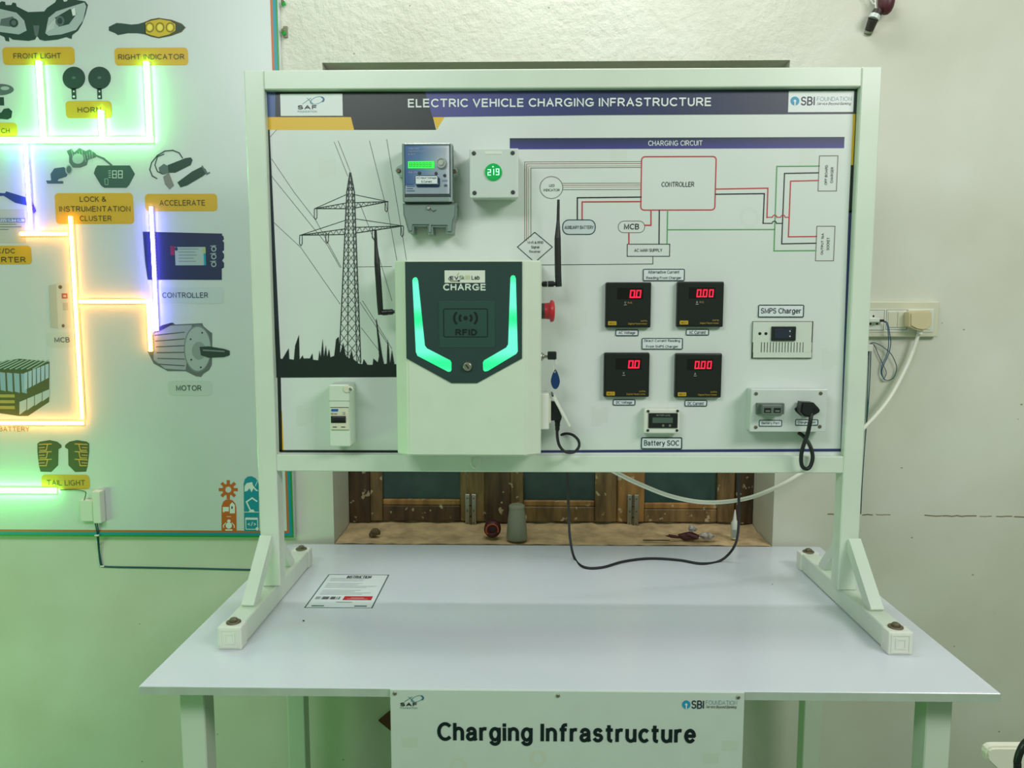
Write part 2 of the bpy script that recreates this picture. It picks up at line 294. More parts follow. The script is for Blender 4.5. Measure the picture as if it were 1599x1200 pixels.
class Print(MB):
    """flat print on a vertical plane at depth Y (or on a table plane at height Z); positions as read off the photograph"""
    def __init__(s, Y=None, Z=None, base=1):
        super().__init__(); s.c = []; s.Y = Y; s.Z = Z; s.base = base; s.lay = 0
    def uv(s, p):
        q = at(p[0], p[1], s.Y) if s.Y is not None else atz(p[0], p[1], s.Z)
        return (q.x, q.z) if s.Y is not None else (q.x, q.y)
    def w(s, u, L):
        e = .00025*(s.base+L)+(((s.lay-1) % 4+1)*.00004 if s.lay else 0)     # strokes that cross lie a hair apart
        return Vector((u[0], s.Y-e, u[1])) if s.Y is not None else Vector((u[0], u[1], s.Z+e))
    def tri(s, us, fs, col, L):
        o = len(s.v); s.v += [s.w(u, L) for u in us]
        cols = col if isinstance(col, list) else [col]*len(us)
        s.c += [lin(c) for c in cols]
        for f in fs: s.f.append([i+o for i in f]); s.sm.append(False)
    def upoly(s, us, col, L=0):
        t = tessellate_polygon([[Vector((u[0], u[1], 0)) for u in us]])
        s.tri(us, t, col, L)
    def poly(s, ps, col, L=0): s.upoly([s.uv(p) for p in ps], col, L); return s
    def rect(s, x0, y0, x1, y1, col, L=0):       # upright rectangle from two opposite corners
        a = s.uv((x0, y0)); b = s.uv((x1, y1))
        s.tri([a, (b[0], a[1]), b, (a[0], b[1])], [(0, 1, 2, 3)], col, L); return s
    def rr(s, x0, y0, x1, y1, r, col, L=0, line=0, lcol=None):   # rounded rectangle, radius and line in pixels
        a = s.uv((x0, y0)); b = s.uv((x1, y1)); k = abs(b[0]-a[0])/abs(x1-x0)
        def ring(d, rad):
            X0, X1 = a[0]+d, b[0]-d; Z1, Z0 = a[1]-d, b[1]+d; rad = max(rad, 1e-5); out = []
            for cx, cz, t0 in ((X1-rad, Z1-rad, 0), (X0+rad, Z1-rad, 90), (X0+rad, Z0+rad, 180), (X1-rad, Z0+rad, 270)):
                for i in range(5): t = math.radians(t0+22.5*i); out.append((cx+rad*math.cos(t), cz+rad*math.sin(t)))
            return out
        if line:
            o_ = ring(0, r*k); i_ = ring(line*k, max(r-line, .2)*k); n = len(o_)
            s.tri(o_+i_, [(j, (j+1) % n, n+(j+1) % n, n+j) for j in range(n)], lcol, L+1)
        if col: s.upoly(ring(line*k*.5, r*k), col, L)
        return s
    def line(s, ps, wd, col, L=0):               # polyline, width in pixels
        us = [s.uv(p) for p in ps]
        k = math.dist(s.uv(ps[0]), s.uv((ps[0][0]+10, ps[0][1])))/10*wd/2
        for a, b in zip(us[:-1], us[1:]):
            dx, dy = b[0]-a[0], b[1]-a[1]; l = math.hypot(dx, dy) or 1; nx, ny = -dy/l*k, dx/l*k; ex, ey = dx/l*k*.9, dy/l*k*.9
            s.lay += 1; s.tri([(a[0]+nx-ex, a[1]+ny-ey), (a[0]-nx-ex, a[1]-ny-ey), (b[0]-nx+ex, b[1]-ny+ey), (b[0]+nx+ex, b[1]+ny+ey)], [(0, 1, 2, 3)], col, L)
        return s
    def oval(s, cx, cy, rx, ry, col, L=0, seg=24, a0=0, a1=360, inner=0, rot=0):
        pts = []
        n = seg; full = abs(a1-a0) >= 360; c, sn = math.cos(rot), math.sin(rot)
        def P(t, k): x, y = rx*k*math.cos(t), ry*k*math.sin(t); return s.uv((cx+x*c-y*sn, cy+x*sn+y*c))
        ts = [math.radians(a0+(a1-a0)*i/n) for i in range(n+(0 if full else 1))]
        if inner:
            us = [P(t, 1) for t in ts]+[P(t, inner) for t in ts]; m = len(ts)
            s.tri(us, [(j, (j+1) % m, m+(j+1) % m, m+j) for j in range(m if full else m-1)], col, L)
        else: s.upoly([P(t, 1) for t in ts], col, L)
        return s
    def text(s, st, x0, y0, x1, y1, col, L=2, bold=.0, rot=False, shear=0):
        wd = max(.08, .115+bold*2.6); ls = strokes(st, wd, shear); h = wd/2
        gx0 = min(q[0] for l in ls for q in l)-h; gx1 = max(q[0] for l in ls for q in l)+h; gy0 = min(q[1] for l in ls for q in l)-h; gy1 = max(q[1] for l in ls for q in l)+h
        a = s.uv((x0, y1)); b = s.uv((x1, y0)); W, H = b[0]-a[0], b[1]-a[1]
        if rot: kx, ky = H/(gx1-gx0), W/(gy1-gy0)
        else: kx, ky = W/(gx1-gx0), H/(gy1-gy0)
        k = h*(kx+ky)*.5
        for l in ls:
            l = [q for i, q in enumerate(l) if not i or math.dist(q, l[i-1]) > 1e-6]
            us = [((a[0]+(x-gx0)*kx, a[1]+(y-gy0)*ky) if not rot else (b[0]-(y-gy0)*ky, a[1]+(x-gx0)*kx)) for x, y in l]
            n = len(us); closed = math.dist(us[0], us[-1]) < 1e-7
            A, B = [], []
            for i in range(n):
                def nrm(i, j): dx, dy = us[j][0]-us[i][0], us[j][1]-us[i][1]; q = math.hypot(dx, dy) or 1; return (-dy/q, dx/q)
                n0 = nrm(i-1, i) if i else (nrm(n-2, n-1) if closed else nrm(0, 1)); n1 = nrm(i, i+1) if i < n-1 else (nrm(0, 1) if closed else nrm(n-2, n-1))
                mx, my = n0[0]+n1[0], n0[1]+n1[1]; q = math.hypot(mx, my)
                if q < .3: mx, my, q = n1[0], n1[1], 1
                mx, my = mx/q, my/q; e = min(1/max(mx*n1[0]+my*n1[1], .3), 2.0)*k
                px, py = us[i]
                if not closed and i == 0: px -= n1[1]*k*.55; py += n1[0]*k*.55
                if not closed and i == n-1: px += n0[1]*k*.55; py -= n0[0]*k*.55
                A.append((px+mx*e, py+my*e)); B.append((px-mx*e, py-my*e))
            s.lay += 1; s.tri(A+B, [(i, i+1, n+i+1, n+i) for i in range(n-1)], col, L)
        s.lay = 0; return s
    SEG = {'0': 'abcdef', '1': 'bc', '2': 'abged', '8': 'abcdefg', '9': 'abcdfg', '5': 'afgcd', '3': 'abgcd'}
    def digit(s, ch, x0, y0, x1, y1, wd, col, L=0, sl=.0):
        d = sl*(y1-y0); ym = (y0+y1)/2
        sg = {'a': ((x0+d, y0), (x1+d, y0)), 'g': ((x0+d/2, ym), (x1+d/2, ym)), 'd': ((x0, y1), (x1, y1)), 'f': ((x0+d, y0), (x0+d/2, ym)), 'b': ((x1+d, y0), (x1+d/2, ym)), 'e': ((x0+d/2, ym), (x0, y1)), 'c': ((x1+d/2, ym), (x1, y1))}
        for q in s.SEG[ch]: s.line(sg[q], wd, col, L)
        return s
    def done(s, name, parent, m=None): return obj(name, s, m or PRINT, parent)
INK = (22, 34, 32); NAVY = (44, 52, 104); SLATE = (44, 60, 74); YEL = (226, 182, 36); WHT = (222, 228, 226); TEAL = (20, 140, 160); GREY = (120, 124, 116)
REDP = (192, 58, 62); GRN = (86, 160, 96)
def saf_logo(p, x0, y0, x1, y1, L=2):
    w, h = x1-x0, y1-y0
    p.oval(x0+.70*w, y0+.26*h, .27*w, .22*h, (70, 150, 170), L, 24, 0, 360, .84, -.35)
    p.oval(x0+.80*w, y0+.24*h, .18*w, .20*h, (40, 90, 140), L+1, 12, -60, 60, .72, -.2)
    p.line([(x0+.18*w, y0+.48*h), (x0+.48*w, y0+.12*h)], .8, (60, 120, 130), L)
    p.line([(x0+.34*w, y0+.12*h), (x0+.56*w, y0+.46*h)], .8, (60, 120, 130), L)
    p.text('SAF', x0, y0+.56*h, x0+.70*w, y0+.80*h, INK, L, .03)
    p.text('FOUNDATION', x0, y0+.88*h, x0+.70*w, y0+h, (60, 110, 110), L)
def sbi_logo(p, x0, y0, x1, y1, L=2):
    w, h = x1-x0, y1-y0; r = .5*h; cx = x0+r; cy = y0+.5*h
    p.oval(cx, cy, r, r, (40, 150, 190), L, 28)
    p.oval(cx, cy, r*.30, r*.30, WHT, L+1, 14); p.rect(cx-r*.13, cy, cx+r*.13, cy+r*1.02, WHT, L+2)
    p.text('SBI', x0+.17*w, y0, x0+.40*w, y0+h, (34, 48, 64), L, .025)
    p.text('FOUNDATION', x0+.43*w, y0+.02*h, x1, y0+.5*h, (130, 158, 176), L, -.004)
    p.text('Service Beyond Banking', x0+.43*w, y0+.62*h, x1-.01*w, y0+1.02*h, (30, 44, 50), L, 0, False, .35)

# ================================================================== THE SETTING
OX0, OX1, OZ0, OZ1 = -.613, .625, .742, 2.063      # window opening in the wall
REC = .185                                          # depth of the window recess
m_ = MB()
def ring_wall(mb, xs, zs):
    y0, y1 = Y_WALL, Y_WALL+.30
    a = [(-3.2, 0), (3.2, 0), (3.2, 3.1), (-3.2, 3.1)]; b = [(xs[0], zs[0]), (xs[1], zs[0]), (xs[1], zs[1]), (xs[0], zs[1])]
    mb.box(-3.2, xs[0], y0, y1, 0, 3.1); mb.box(xs[1], 3.2, y0, y1, 0, 3.1)
    mb.box(xs[0], xs[1], y0, y1, 0, zs[0]); mb.box(xs[0], xs[1], y0, y1, zs[1], 3.1)
ring_wall(m_, (OX0, OX1), (OZ0, OZ1))
wall = struct(obj('wall_back', m_, WALL), 'white plastered wall behind the table, rough above the window')
# the rusty crack line across the wall
cr = Print(Y=Y_WALL, base=2)
for a, b, wd in ((1293, 1304, 1.6), (1347, 1362, 1.5), (1368, 1390, 1.0), (1444, 1470, 1.4), (1472, 1524, 1.6), (1530, 1548, 1.0), (1556, 1580, 1.3), (1584, 1640, 1.5)):
    n = max(2, int((b-a)/7)); pts = [(a+(b-a)*i/n, 803.5+(a+(b-a)*i/n-1293)*.013+random.uniform(-.7, .7)) for i in range(n+1)]
    cr.line(pts, wd, random.choice(((120, 96, 62), (132, 104, 66))), 0)
cr.done('crack', wall)
# chips and stains on the wall paint
ch = Print(Y=Y_WALL, base=1)
for x, y, r in ((1408, 731, 2), (1519, 898, 2), (1490, 1010, 1.6), (1471, 505, 1.4), (1505, 515, 2), (1595, 632, 2.5), (1590, 655, 1.2), (640, 9, 2), (553, 84, 2.2), (857, 12, 2), (218, 975, 1.5), (222, 1190, 2), (340, 1147, 1.4), (536, 1187, 2), (1560, 1143, 2), (1424, 840, 2)):
    ch.oval(x, y, r*.8, r*.55, (150, 146, 126), 0, 7)
ch.done('paint_chip', wall)
struct(obj('floor', MB().box(-3.2, 3.2, -1.5, Y_WALL+.3, -.06, 0), FLOOR), 'dark floor under the table')
# sill
sl = MB(); nx = 60; ny = 9
vs = []; fs = []
for j in range(ny+1):
    for i in range(nx+1):
        x = OX0+.002+(OX1-OX0-.004)*i/nx; y = Y_WALL+.001+(REC+.05)*j/ny
        z = OZ0+.004+(.0035 if j else 0)*math.sin(i*1.7+j)*math.sin(j*1.3+i*.4)+random.uniform(-.0015, .0015)+(.006 if j >= ny-3 else 0)
        vs.append((x, y, z))
for j in range(ny):
    for i in range(nx): a = j*(nx+1)+i; fs.append((a, a+1, a+nx+2, a+nx+1))
sl.add(vs, fs, True)
struct(obj('trim_1', sl, SILL), 'earthy brown window sill with dust and paint flakes')
# window
YG = Y_WALL+REC
win = bpy.data.objects.new('window_1', None); COL.objects.link(win); win.location = (0, YG, OZ0+.012); struct(win, 'old wooden casement window behind the charging display')
def wx(px, y=800, Y=YG): return at(px, y, Y).x
def wz(py, Y=YG): return at(800, py, Y).z
ZB, ZT = OZ0+.012, OZ1
def stick(name, x0, x1, z0, z1, y0, y1, m, bev=.003): return obj(name, MB().box(x0, x1, y0, y1, z0, z1, bev, 1), m, win)
fl, fr = wx(543), wx(1182)
stick('frame_post', OX0+.001, wx(578), ZB, ZT, YG-.005, YG+.06, WOODDARK)
stick('frame_post', wx(1148), OX1-.001, ZB, ZT, YG-.005, YG+.06, WOODDARK)
stick('mullion', wx(757), wx(797), ZB, ZT, YG-.002, YG+.06, WOODDARK)
stick('frame_head', wx(578), wx(1148), ZT-.06, ZT, YG-.002, YG+.06, WOODDARK)
def sash(xa, xb, xc, xd, zr, ma, mbm, mrail):
    za = ZB+.004
    stick('stile', wx(xa), wx(xb), za, ZT-.062, YG, YG+.035, ma); stick('stile', wx(xc), wx(xd), za, ZT-.062, YG, YG+.035, mbm)
    stick('bottom_rail', wx(xb), wx(xc), za, wz(zr+9), YG+.002, YG+.034, mrail)
    stick('glazing_bead', wx(xb), wx(xc), wz(zr+9), wz(zr), YG+.006, YG+.030, WOODLIGHT)
    stick('middle_rail', wx(xb), wx(xc), 1.42, 1.47, YG+.002, YG+.034, ma)
    stick('top_rail', wx(xb), wx(xc), ZT-.12, ZT-.062, YG+.002, YG+.034, ma)
    for z0, z1 in ((wz(zr), 1.42), (1.47, ZT-.12)): stick('pane', wx(xb), wx(xc), z0, z1, YG+.016, YG+.020, DARKGLASS, 0.0005)
sash(578, 597, 719, 757, 782, WOOD, WOOD, WOODDARK)
sash(797, 817, 929, 963, 783, WOOD, WOOD, WOOD)
sash(964, 1006, 1120, 1147, 786, WOODLIGHT, WOOD, WOOD)
for px in (735, 988):                                # tower bolts / hinges on the stiles
    h = MB(); x = wx(px); z0, z1 = wz(823), wz(772)
    h.box(x-.017, x-.003, YG-.006, YG, z0, z1, .001, 1); h.box(x+.003, x+.017, YG-.006, YG, z0, z1, .001, 1)
    hg = obj('hinge', h, STEEL, win)
    h = MB()
    for k in range(3): h.cyl((x, YG-.006, z0+(z1-z0)*(k+.04)/3), (x, YG-.006, z0+(z1-z0)*(k+.94)/3), .0042, seg=10)
    obj('knuckle', h, RUSTY, hg)
    h = MB()
    for sx in (-.010, .010):
        for t in (.12, .5, .88): h.cyl((x+sx, YG-.006, z0+(z1-z0)*t), (x+sx, YG-.0075, z0+(z1-z0)*t), .0028, seg=8)
    obj('screw', h, RUSTY, hg)

# ================================================================== LARGE THINGS
# ---- table
TX, TY0, TY1 = .752, 1.239, 2.033
t = thing('work_table', 'white laminate table carrying the charging display stand', 'table', (0, 1.64, 0))
top = obj('tabletop', MB().box(-TX, TX, TY0+.001, TY1, Z_TABLE-.015, Z_TABLE, .001, 1), TABLETOP, t)
obj('edge_band', MB().box(-TX, TX, TY0, TY0+.001, Z_TABLE-.0155, Z_TABLE-.0012), TABLEEDGE, top)
for x0, y0 in ((-.706, 1.29), (.655, 1.29), (-.706, 1.88), (.668, 1.88)):
    obj('leg', MB().box(x0, x0+.046, y0, y0+.042, 0, Z_TABLE-.015, .002, 1), WHITEPAINT, t)
for x0 in (-.700, .664): obj('side_rail', MB().box(x0, x0+.03, 1.332, 1.88, Z_TABLE-.06, Z_TABLE-.016), WHITEPAINT, t)

# ---- stand with printed panel
FX0, FX1, FZT, TU = -.657, .658, 1.905, .041
st = thing('display_stand', 'white steel frame stand holding the electric vehicle charging panel', 'stand', (0, 1.615, Z_TABLE))
Z_BAR = Z_TABLE+.046
for x0 in (FX0, FX1-TU): obj('post', MB().box(x0, x0+TU, Y_POST, Y_POST+.04, Z_BAR-.0005, FZT, .002, 1), WHITEPAINT, st)
obj('top_rail', MB().box(FX0+TU, FX1-TU, Y_POST+.0005, Y_POST+.04, FZT-.039, FZT-.0003, .002, 1), WHITEPAINT, st)
obj('bottom_rail', MB().box(FX0+TU, FX1-TU, Y_POST+.0005, Y_POST+.04, 1.057, 1.094, .002, 1), WHITEPAINT, st)
for s, xc in ((-1, -.646), (1, .649)):
    fb = obj('foot_bar', MB().box(xc-.021, xc+.021, 1.40, 1.85, Z_TABLE+.002, Z_BAR-.001, .002, 1), WHITEPAINT, st)
    for y0, y1, d in ((1.380, 1.412, -1), (1.838, 1.868, 1)):
        c = MB().box(xc-.0235, xc+.0235, y0, y1, Z_TABLE, Z_BAR, .003)
        ye = y0 if d < 0 else y1
        for k in (.017, .009):      # moulded squares on the cap face
            for a in (-1, 1):
                c.box(xc+a*k-.0015, xc+a*k+.0015, min(ye, ye+d*.0012), max(ye, ye+d*.0012), Z_TABLE+.023-k-.0015, Z_TABLE+.023+k+.0015)
                c.box(xc-k+.0016, xc+k-.0016, min(ye, ye+d*.0012), max(ye, ye+d*.0012), Z_TABLE+.023+a*k-.0015, Z_TABLE+.023+a*k+.0015)
        obj('end_cap', c, WHITEPL, fb)
    for yb in (1.403, 1.850):
        b = MB().lathe((xc, yb, Z_BAR), (0, 0, 1), [(0, .014), (.0025, .014), (.003, .012)], 16); b.lathe((xc, yb, Z_BAR+.003), (0, 0, 1), [(0, .0085), (.004, .0085), (.0065, .005)], 6)
        obj('bolt', b, RUSTY, fb)
    for d in (-1, 1):
        yt = Y_POST+.004 if d < 0 else Y_POST+.036
        obj('brace', MB().bar((xc-s*.003+s*.0, yt-d*.0, .905), (xc-s*.0, yt+d*.112, Z_BAR-.004), .026, .026), WHITEPAINT, st)
hk = MB().tube([at(737, 716, Y_POST-.004), at(736, 724, Y_POST-.012), at(742, 731, Y_POST-.014), at(749, 725, Y_POST-.012), at(751, 716, Y_POST-.006)], .003)
obj('cable_tie', hk, WHITEPL, st)
panel = obj('panel', MB().box(FX0+TU-.004, FX1-TU+.004, Y_PANEL, Y_PANEL+.006, 1.08, 1.88), PANELW, st)

# ---- printed graphics of the panel
p = Print(Y=Y_PANEL)
p.poly([(413, 143), (430, 143), (430, 183), (413.5, 183)], (66, 92, 146))
p.poly([(430, 143), (664, 143), (676, 183), (430, 183)], INK)
p.poly([(548, 183), (676, 183), (681, 203), (553, 203)], INK)
p.poly([(414, 183), (548, 183), (553, 203), (414.5, 203)], YEL)
p.poly([(676, 183), (694, 183), (682, 203)], YEL)
a = [p.uv(q) for q in ((663.5, 143), (930, 141), (1346, 138), (1344, 178), (930, 180), (675.5, 183))]
p.tri(a, [(0, 1, 4, 5), (1, 2, 3, 4)], [(70, 72, 140), (52, 62, 104), (40, 50, 54), (40, 50, 54), (52, 62, 104), (70, 72, 140)], 1)
p.rect(437.5, 147, 535.5, 181, WHT, 2); p.rect(1231.5, 142.5, 1332, 175, WHT, 2)
p.text('ELECTRIC VEHICLE CHARGING INFRASTRUCTURE', 637, 152.5, 1111, 168, WHT, 3, .028)
saf_logo(p, 465, 150.5, 508, 176, 3); sbi_logo(p, 1234, 151, 1330, 165, 3)
p.done('title_banner', panel)
p = Print(Y=Y_PANEL)
p.poly([(415.5, 203), (421, 203), (438, 560), (439, 589), (432, 589)], (26, 40, 52))
p.poly([(433, 589), (438.5, 589), (441, 704), (436, 706)], INK)
p.poly([(437, 703), (650, 703.5), (650, 707.5), (437, 707)], INK)
p.poly([(838, 703.5), (1318, 701), (1318, 705.5), (838, 707.5)], NAVY)
p.poly([(438.5, 644), (440.5, 642), (443, 700), (443, 704), (440.5, 704)], YEL)
p.poly([(1332, 177), (1336, 177), (1332, 258), (1328.5, 258)], YEL)
p.poly([(1336, 177), (1343, 177), (1335, 330), (1325, 333), (1328.5, 258), (1332, 258)], INK)
p.poly([(1325, 333), (1326, 331), (1336, 322), (1319, 706), (1312, 706)], NAVY)
p.done('border_stripe', panel)
# faint watermark marks of the vinyl
for x, y, k in ((505, 262, 1), (960, 245, 1), (1255, 244, 1), (898, 500, 1), (930, 650, 1), (690, 340, 0), (1170, 340, 0), (1090, 470, 1), (1290, 560, 1), (470, 650, 1), (1300, 380, 0)):
    p = Print(Y=Y_PANEL, base=.4)
    if not k: p.oval(x, y, 16, 16, (211, 219, 211), 0, 24, 0, 360, .7)
    else: p.poly([(x-7, y-16), (x+1, y-16), (x+1, y-11), (x+10, y-11), (x+10, y-14), (x+19, y-14), (x+19, y+11), (x+10, y+11), (x+10, y+15), (x-7, y+16)], (210, 218, 210))
    p.done('watermark', panel)
# pylon
p = Print(Y=Y_PANEL); K = (20, 44, 38); W1 = (58, 72, 64)
for ln in ([(427, 347), (470, 387), (531, 475)], [(444, 300), (512, 384), (531, 418)], [(459, 300), (493, 344), (533, 418)], [(424, 248), (459, 300)], [(424, 275), (444, 300)], [(432, 203), (422, 214)],
           [(522, 222), (543, 275)], [(528, 220), (547, 268)], [(577, 220), (600, 312), (606, 331), (620, 408)], [(604, 218), (617, 300), (629, 371), (635, 408)],
           [(562, 318), (584, 375), (612, 470)], [(562, 472), (607, 540)], [(564, 512), (592, 548)], [(566, 470), (585, 500), (612, 545)], [(558, 417), (612, 416.5)]):
    p.line(ln, .7, W1, 0)
def lx(y, a):  # leg position: (x at 300, x at 555)
    return a[0]+(a[1]-a[0])*(y-300)/255
LO, LI, RI, RO = (541.5, 530), (544.5, 543), (550, 557), (553.5, 563)
for a, wd in ((LO, 1.5), (LI, 1.2), (RI, 1.2), (RO, 1.5)): p.line([(547+(lx(300, a)-547)*.12, 270), (lx(300, a), 300), (lx(566, a), 566)], wd, K, 1)
y = 282
while y < 556:
    h = 9+(y-280)*.028
    for A, B in ((LO, LI), (RI, RO), (LI, RI)):
        f0 = min(1, max(.15, (y-270)/30)); f1 = min(1, max(.15, (y+h-270)/30))
        xa0, xb0 = 547+(lx(max(y, 300), A)-547)*f0, 547+(lx(max(y, 300), B)-547)*f0
        xa1, xb1 = 547+(lx(max(y+h, 300), A)-547)*f1, 547+(lx(max(y+h, 300), B)-547)*f1
        p.line([(xa0, y), (xb1, y+h)], .8, K, 1); p.line([(xb0, y), (xa1, y+h)], .8, K, 1)
    y += h
def arm(tip, top_, bot, n):
    p.line([tip, top_], 1.0, K, 1); p.line([tip, bot], 1.3, K, 1); p.line([tip, ((top_[0]+bot[0])/2, (top_[1]*.4+bot[1]*.6))], 1.2, K, 1)
    for i in range(1, n):
        t0, t1 = i/n, (i+.5)/n
        mid = (top_[1]*.4+bot[1]*.6)
        p.line([(tip[0]+(bot[0]-tip[0])*t0, tip[1]+(bot[1]-tip[1])*t0), (tip[0]+(bot[0]-tip[0])*t1, tip[1]+(mid-tip[1])*t1)], .7, K, 1)
        p.line([(tip[0]+(bot[0]-tip[0])*t1, tip[1]+(mid-tip[1])*t1), (tip[0]+(bot[0]-tip[0])*(i+1)/n, tip[1]+(bot[1]-tip[1])*(i+1)/n)], .7, K, 1)
arm((491.5, 326), (541, 304), (540, 326), 6); arm((606, 315), (553, 304), (555, 325), 6)
arm((469, 367.5), (540, 344), (538, 366.5), 8); arm((629, 353), (555, 342), (557, 364), 8)
for x, y in ((493, 327), (603.5, 315), (470, 368), (511, 364), (583.5, 358), (628, 354)):
    p.line([(x-2, y), (x-2.2, y+13), (x, y+16), (x+2, y+13), (x+2, y)], 1.1, K, 1)
gr = [(430, 513), (433.5, 513), (436, 541), (438, 560), (441, 561), (451, 544), (452, 561), (459, 562), (461, 540), (467, 523), (468, 562), (473, 555), (474, 560), (484, 560), (488, 552), (489, 562), (497, 563), (499, 547), (501, 558), (504, 529), (506, 558), (509, 539), (511, 558), (514, 545), (516, 558), (522, 556), (525, 530), (529, 526), (531, 553), (536, 535), (540, 556), (546, 560), (549, 546), (552, 561), (560, 568), (566, 569), (568, 561), (574, 570), (582, 570), (583, 560), (590, 566), (592, 556), (587, 500), (588, 498), (597, 556), (600, 569), (604, 568), (605, 529), (607.5, 545), (609, 568), (612, 546), (616, 569), (640, 569), (640, 589), (432, 590)]
p.poly(gr, (20, 36, 32), 2)
p.done('pylon_picture', panel)
# circuit diagram
p = Print(Y=Y_PANEL)
a = p.uv((796, 216)); b = p.uv((1318, 231.5))
p.tri([a, (b[0], a[1]), b, (a[0], b[1])], [(0, 1, 2, 3)], [(38, 52, 66), (38, 52, 66), (66, 66, 140), (66, 66, 140)], 0)
p.text('CHARGING CIRCUIT', 1012, 219.5, 1097, 228, WHT, 2, .014)
p.rr(1001, 244, 1117, 329, 6, None, 0, 1.8, REDP); p.text('CONTROLLER', 1033, 284, 1084, 292, INK, 2, .012)
TH = (112, 108, 92); TR = (168, 110, 92)
for ln, c in (([(1001, 252.5), (819.5, 253), (819.5, 377)], TH), ([(1001, 255.5), (822.5, 256), (822.5, 376)], TR), ([(1001, 259), (825.5, 259.5), (825.5, 374)], (170, 166, 140)), ([(1001, 261.5), (829, 262.5), (829, 370)], TH),
              ([(879, 286.5), (1001, 286)], TH), ([(879, 289.5), (1001, 289)], TR), ([(879, 292.5), (1001, 292)], (170, 166, 140)), ([(879, 296.5), (1001, 296)], TH)):
    p.line(ln, .9, c, 0)
p.oval(861, 293, 18.3, 17.6, TH, 1, 36, 0, 360, .95)
p.text('LED', 857.5, 288, 866, 292, INK, 2, .01); p.text('INDICATOR', 849, 295, 874, 299, INK, 2, .01)
p.line([(1001, 308), (901.5, 309), (901.5, 343)], 1.9, INK, 1); p.line([(1001, 315), (909, 315.5), (909, 343)], 1.9, REDP, 1)
p.rr(878, 343, 930, 367, 10, (200, 212, 212), 0, 1.5, (40, 74, 78)); p.text('AUXILIARY BATTERY', 881.5, 352.5, 927, 358, INK, 3, .012)
p.rr(965, 345, 1007, 364, 9, None, 0, .9, TH); p.text('MCB', 974.5, 349.5, 998, 358.5, INK, 2, .02)
p.line([(1016.5, 329), (1016.5, 352), (1007, 352)], 1.9, REDP, 1); p.line([(982, 364.5), (982, 381)], 1.9, REDP, 1)
p.line([(1029.5, 329), (1029, 381)], 1.7, INK, 1); p.line([(1042.5, 329), (1041.5, 381)], 1.7, GRN, 1); p.line([(1042.5, 359), (1209, 358.5)], 1.6, GRN, 1)
p.rr(979, 381, 1046, 401, .5, None, 0, 1.1, INK); p.text('AC MAIN SUPPLY', 990.5, 388.5, 1034, 393.5, INK, 2, .015)
p.line([(1019.5, 401), (1019.5, 412.5), (840, 414)], 1.0, (70, 82, 76), 1)
dm = [(835, 363), (862.5, 386), (835, 410), (808, 386), (835, 363)]; p.line(dm, 1.3, (50, 62, 60), 1)
p.text('Wi-Fi & RFID', 823.5, 377, 848.5, 381, INK, 2, .012); p.text('Signal', 829.5, 384, 842, 389, INK, 2, .012); p.text('Receiver', 826.5, 391, 844, 395, INK, 2, .012)
def hump(x0, x1, y, xs, wd, c):
    pts = [(x0, y)]
    for xc in xs: pts += [(xc-3.4, y)]+[(xc+3.4*math.cos(math.radians(180-36*i)), y-3.4*math.sin(math.radians(36*i))) for i in range(1, 5)]+[(xc+3.4, y)]
    p.line(pts+[(x1, y)], wd, c, 1)
p.line([(1117, 295.5), (1199, 294), (1197.5, 340)], 1.8, REDP, 1); hump(1197.5, 1232, 339.5, (1209.5, 1222.5), 1.4, REDP)
p.line([(1117, 303.5), (1193.5, 302.5), (1191.5, 349)], 1.8, INK, 1); hump(1191.5, 1221, 349, (1209,), 1.4, INK)
p.line([(1279, 259.5), (1213, 260), (1208.5, 392), (1274, 391.5)], 1.7, GRN, 1)
p.line([(1278, 270), (1225, 271), (1220.5, 381), (1274, 380)], 1.7, INK, 1)
p.line([(1278, 282), (1234.5, 283), (1231, 370), (1275, 369.5)], 1.7, REDP, 1)
p.rr(1279, 243, 1306.5, 299, .3, None, 0, 1.0, TH); p.rr(1275, 353, 1302, 408, .3, None, 0, 1.0, TH)
p.text('OFF BOARD', 1287.5, 258, 1292.5, 289, INK, 2, .012, True); p.text('CHARGER', 1296.5, 261, 1301.5, 286, INK, 2, .012, True)
p.text('OUTPUT 16A', 1281.5, 364.5, 1286.5, 398, INK, 2, .012, True); p.text('SOCKET', 1290.5, 371, 1295.5, 391, INK, 2, .012, True)
p.done('circuit_diagram', panel)

# ================================================================== DEVICES ON THE PANEL
def pbox(x0, y0, x1, y1, Yf, Yb, bev=0, mb=None, seg=2):   # box whose FRONT face is seen at those photo corners
    a = at(x0, y0, Yf); b = at(x1, y1, Yf)
    return (mb or MB()).box(a.x, b.x, Yf, Yb, b.z, a.z, bev, seg)
def dot(mb, px, py, Y, r, d=.002, seg=12):
    c = at(px, py, Y); return mb.lathe((c.x, Y+.0005, c.z), (0, -1, 0), [(0, r), (d, r), (d+.0006, r*.7)], seg)
def screw(px, py, Y, r, parent, m=DARKGREY, name='screw'):
    s = obj(name, dot(MB(), px, py, Y, r), m, parent); return s

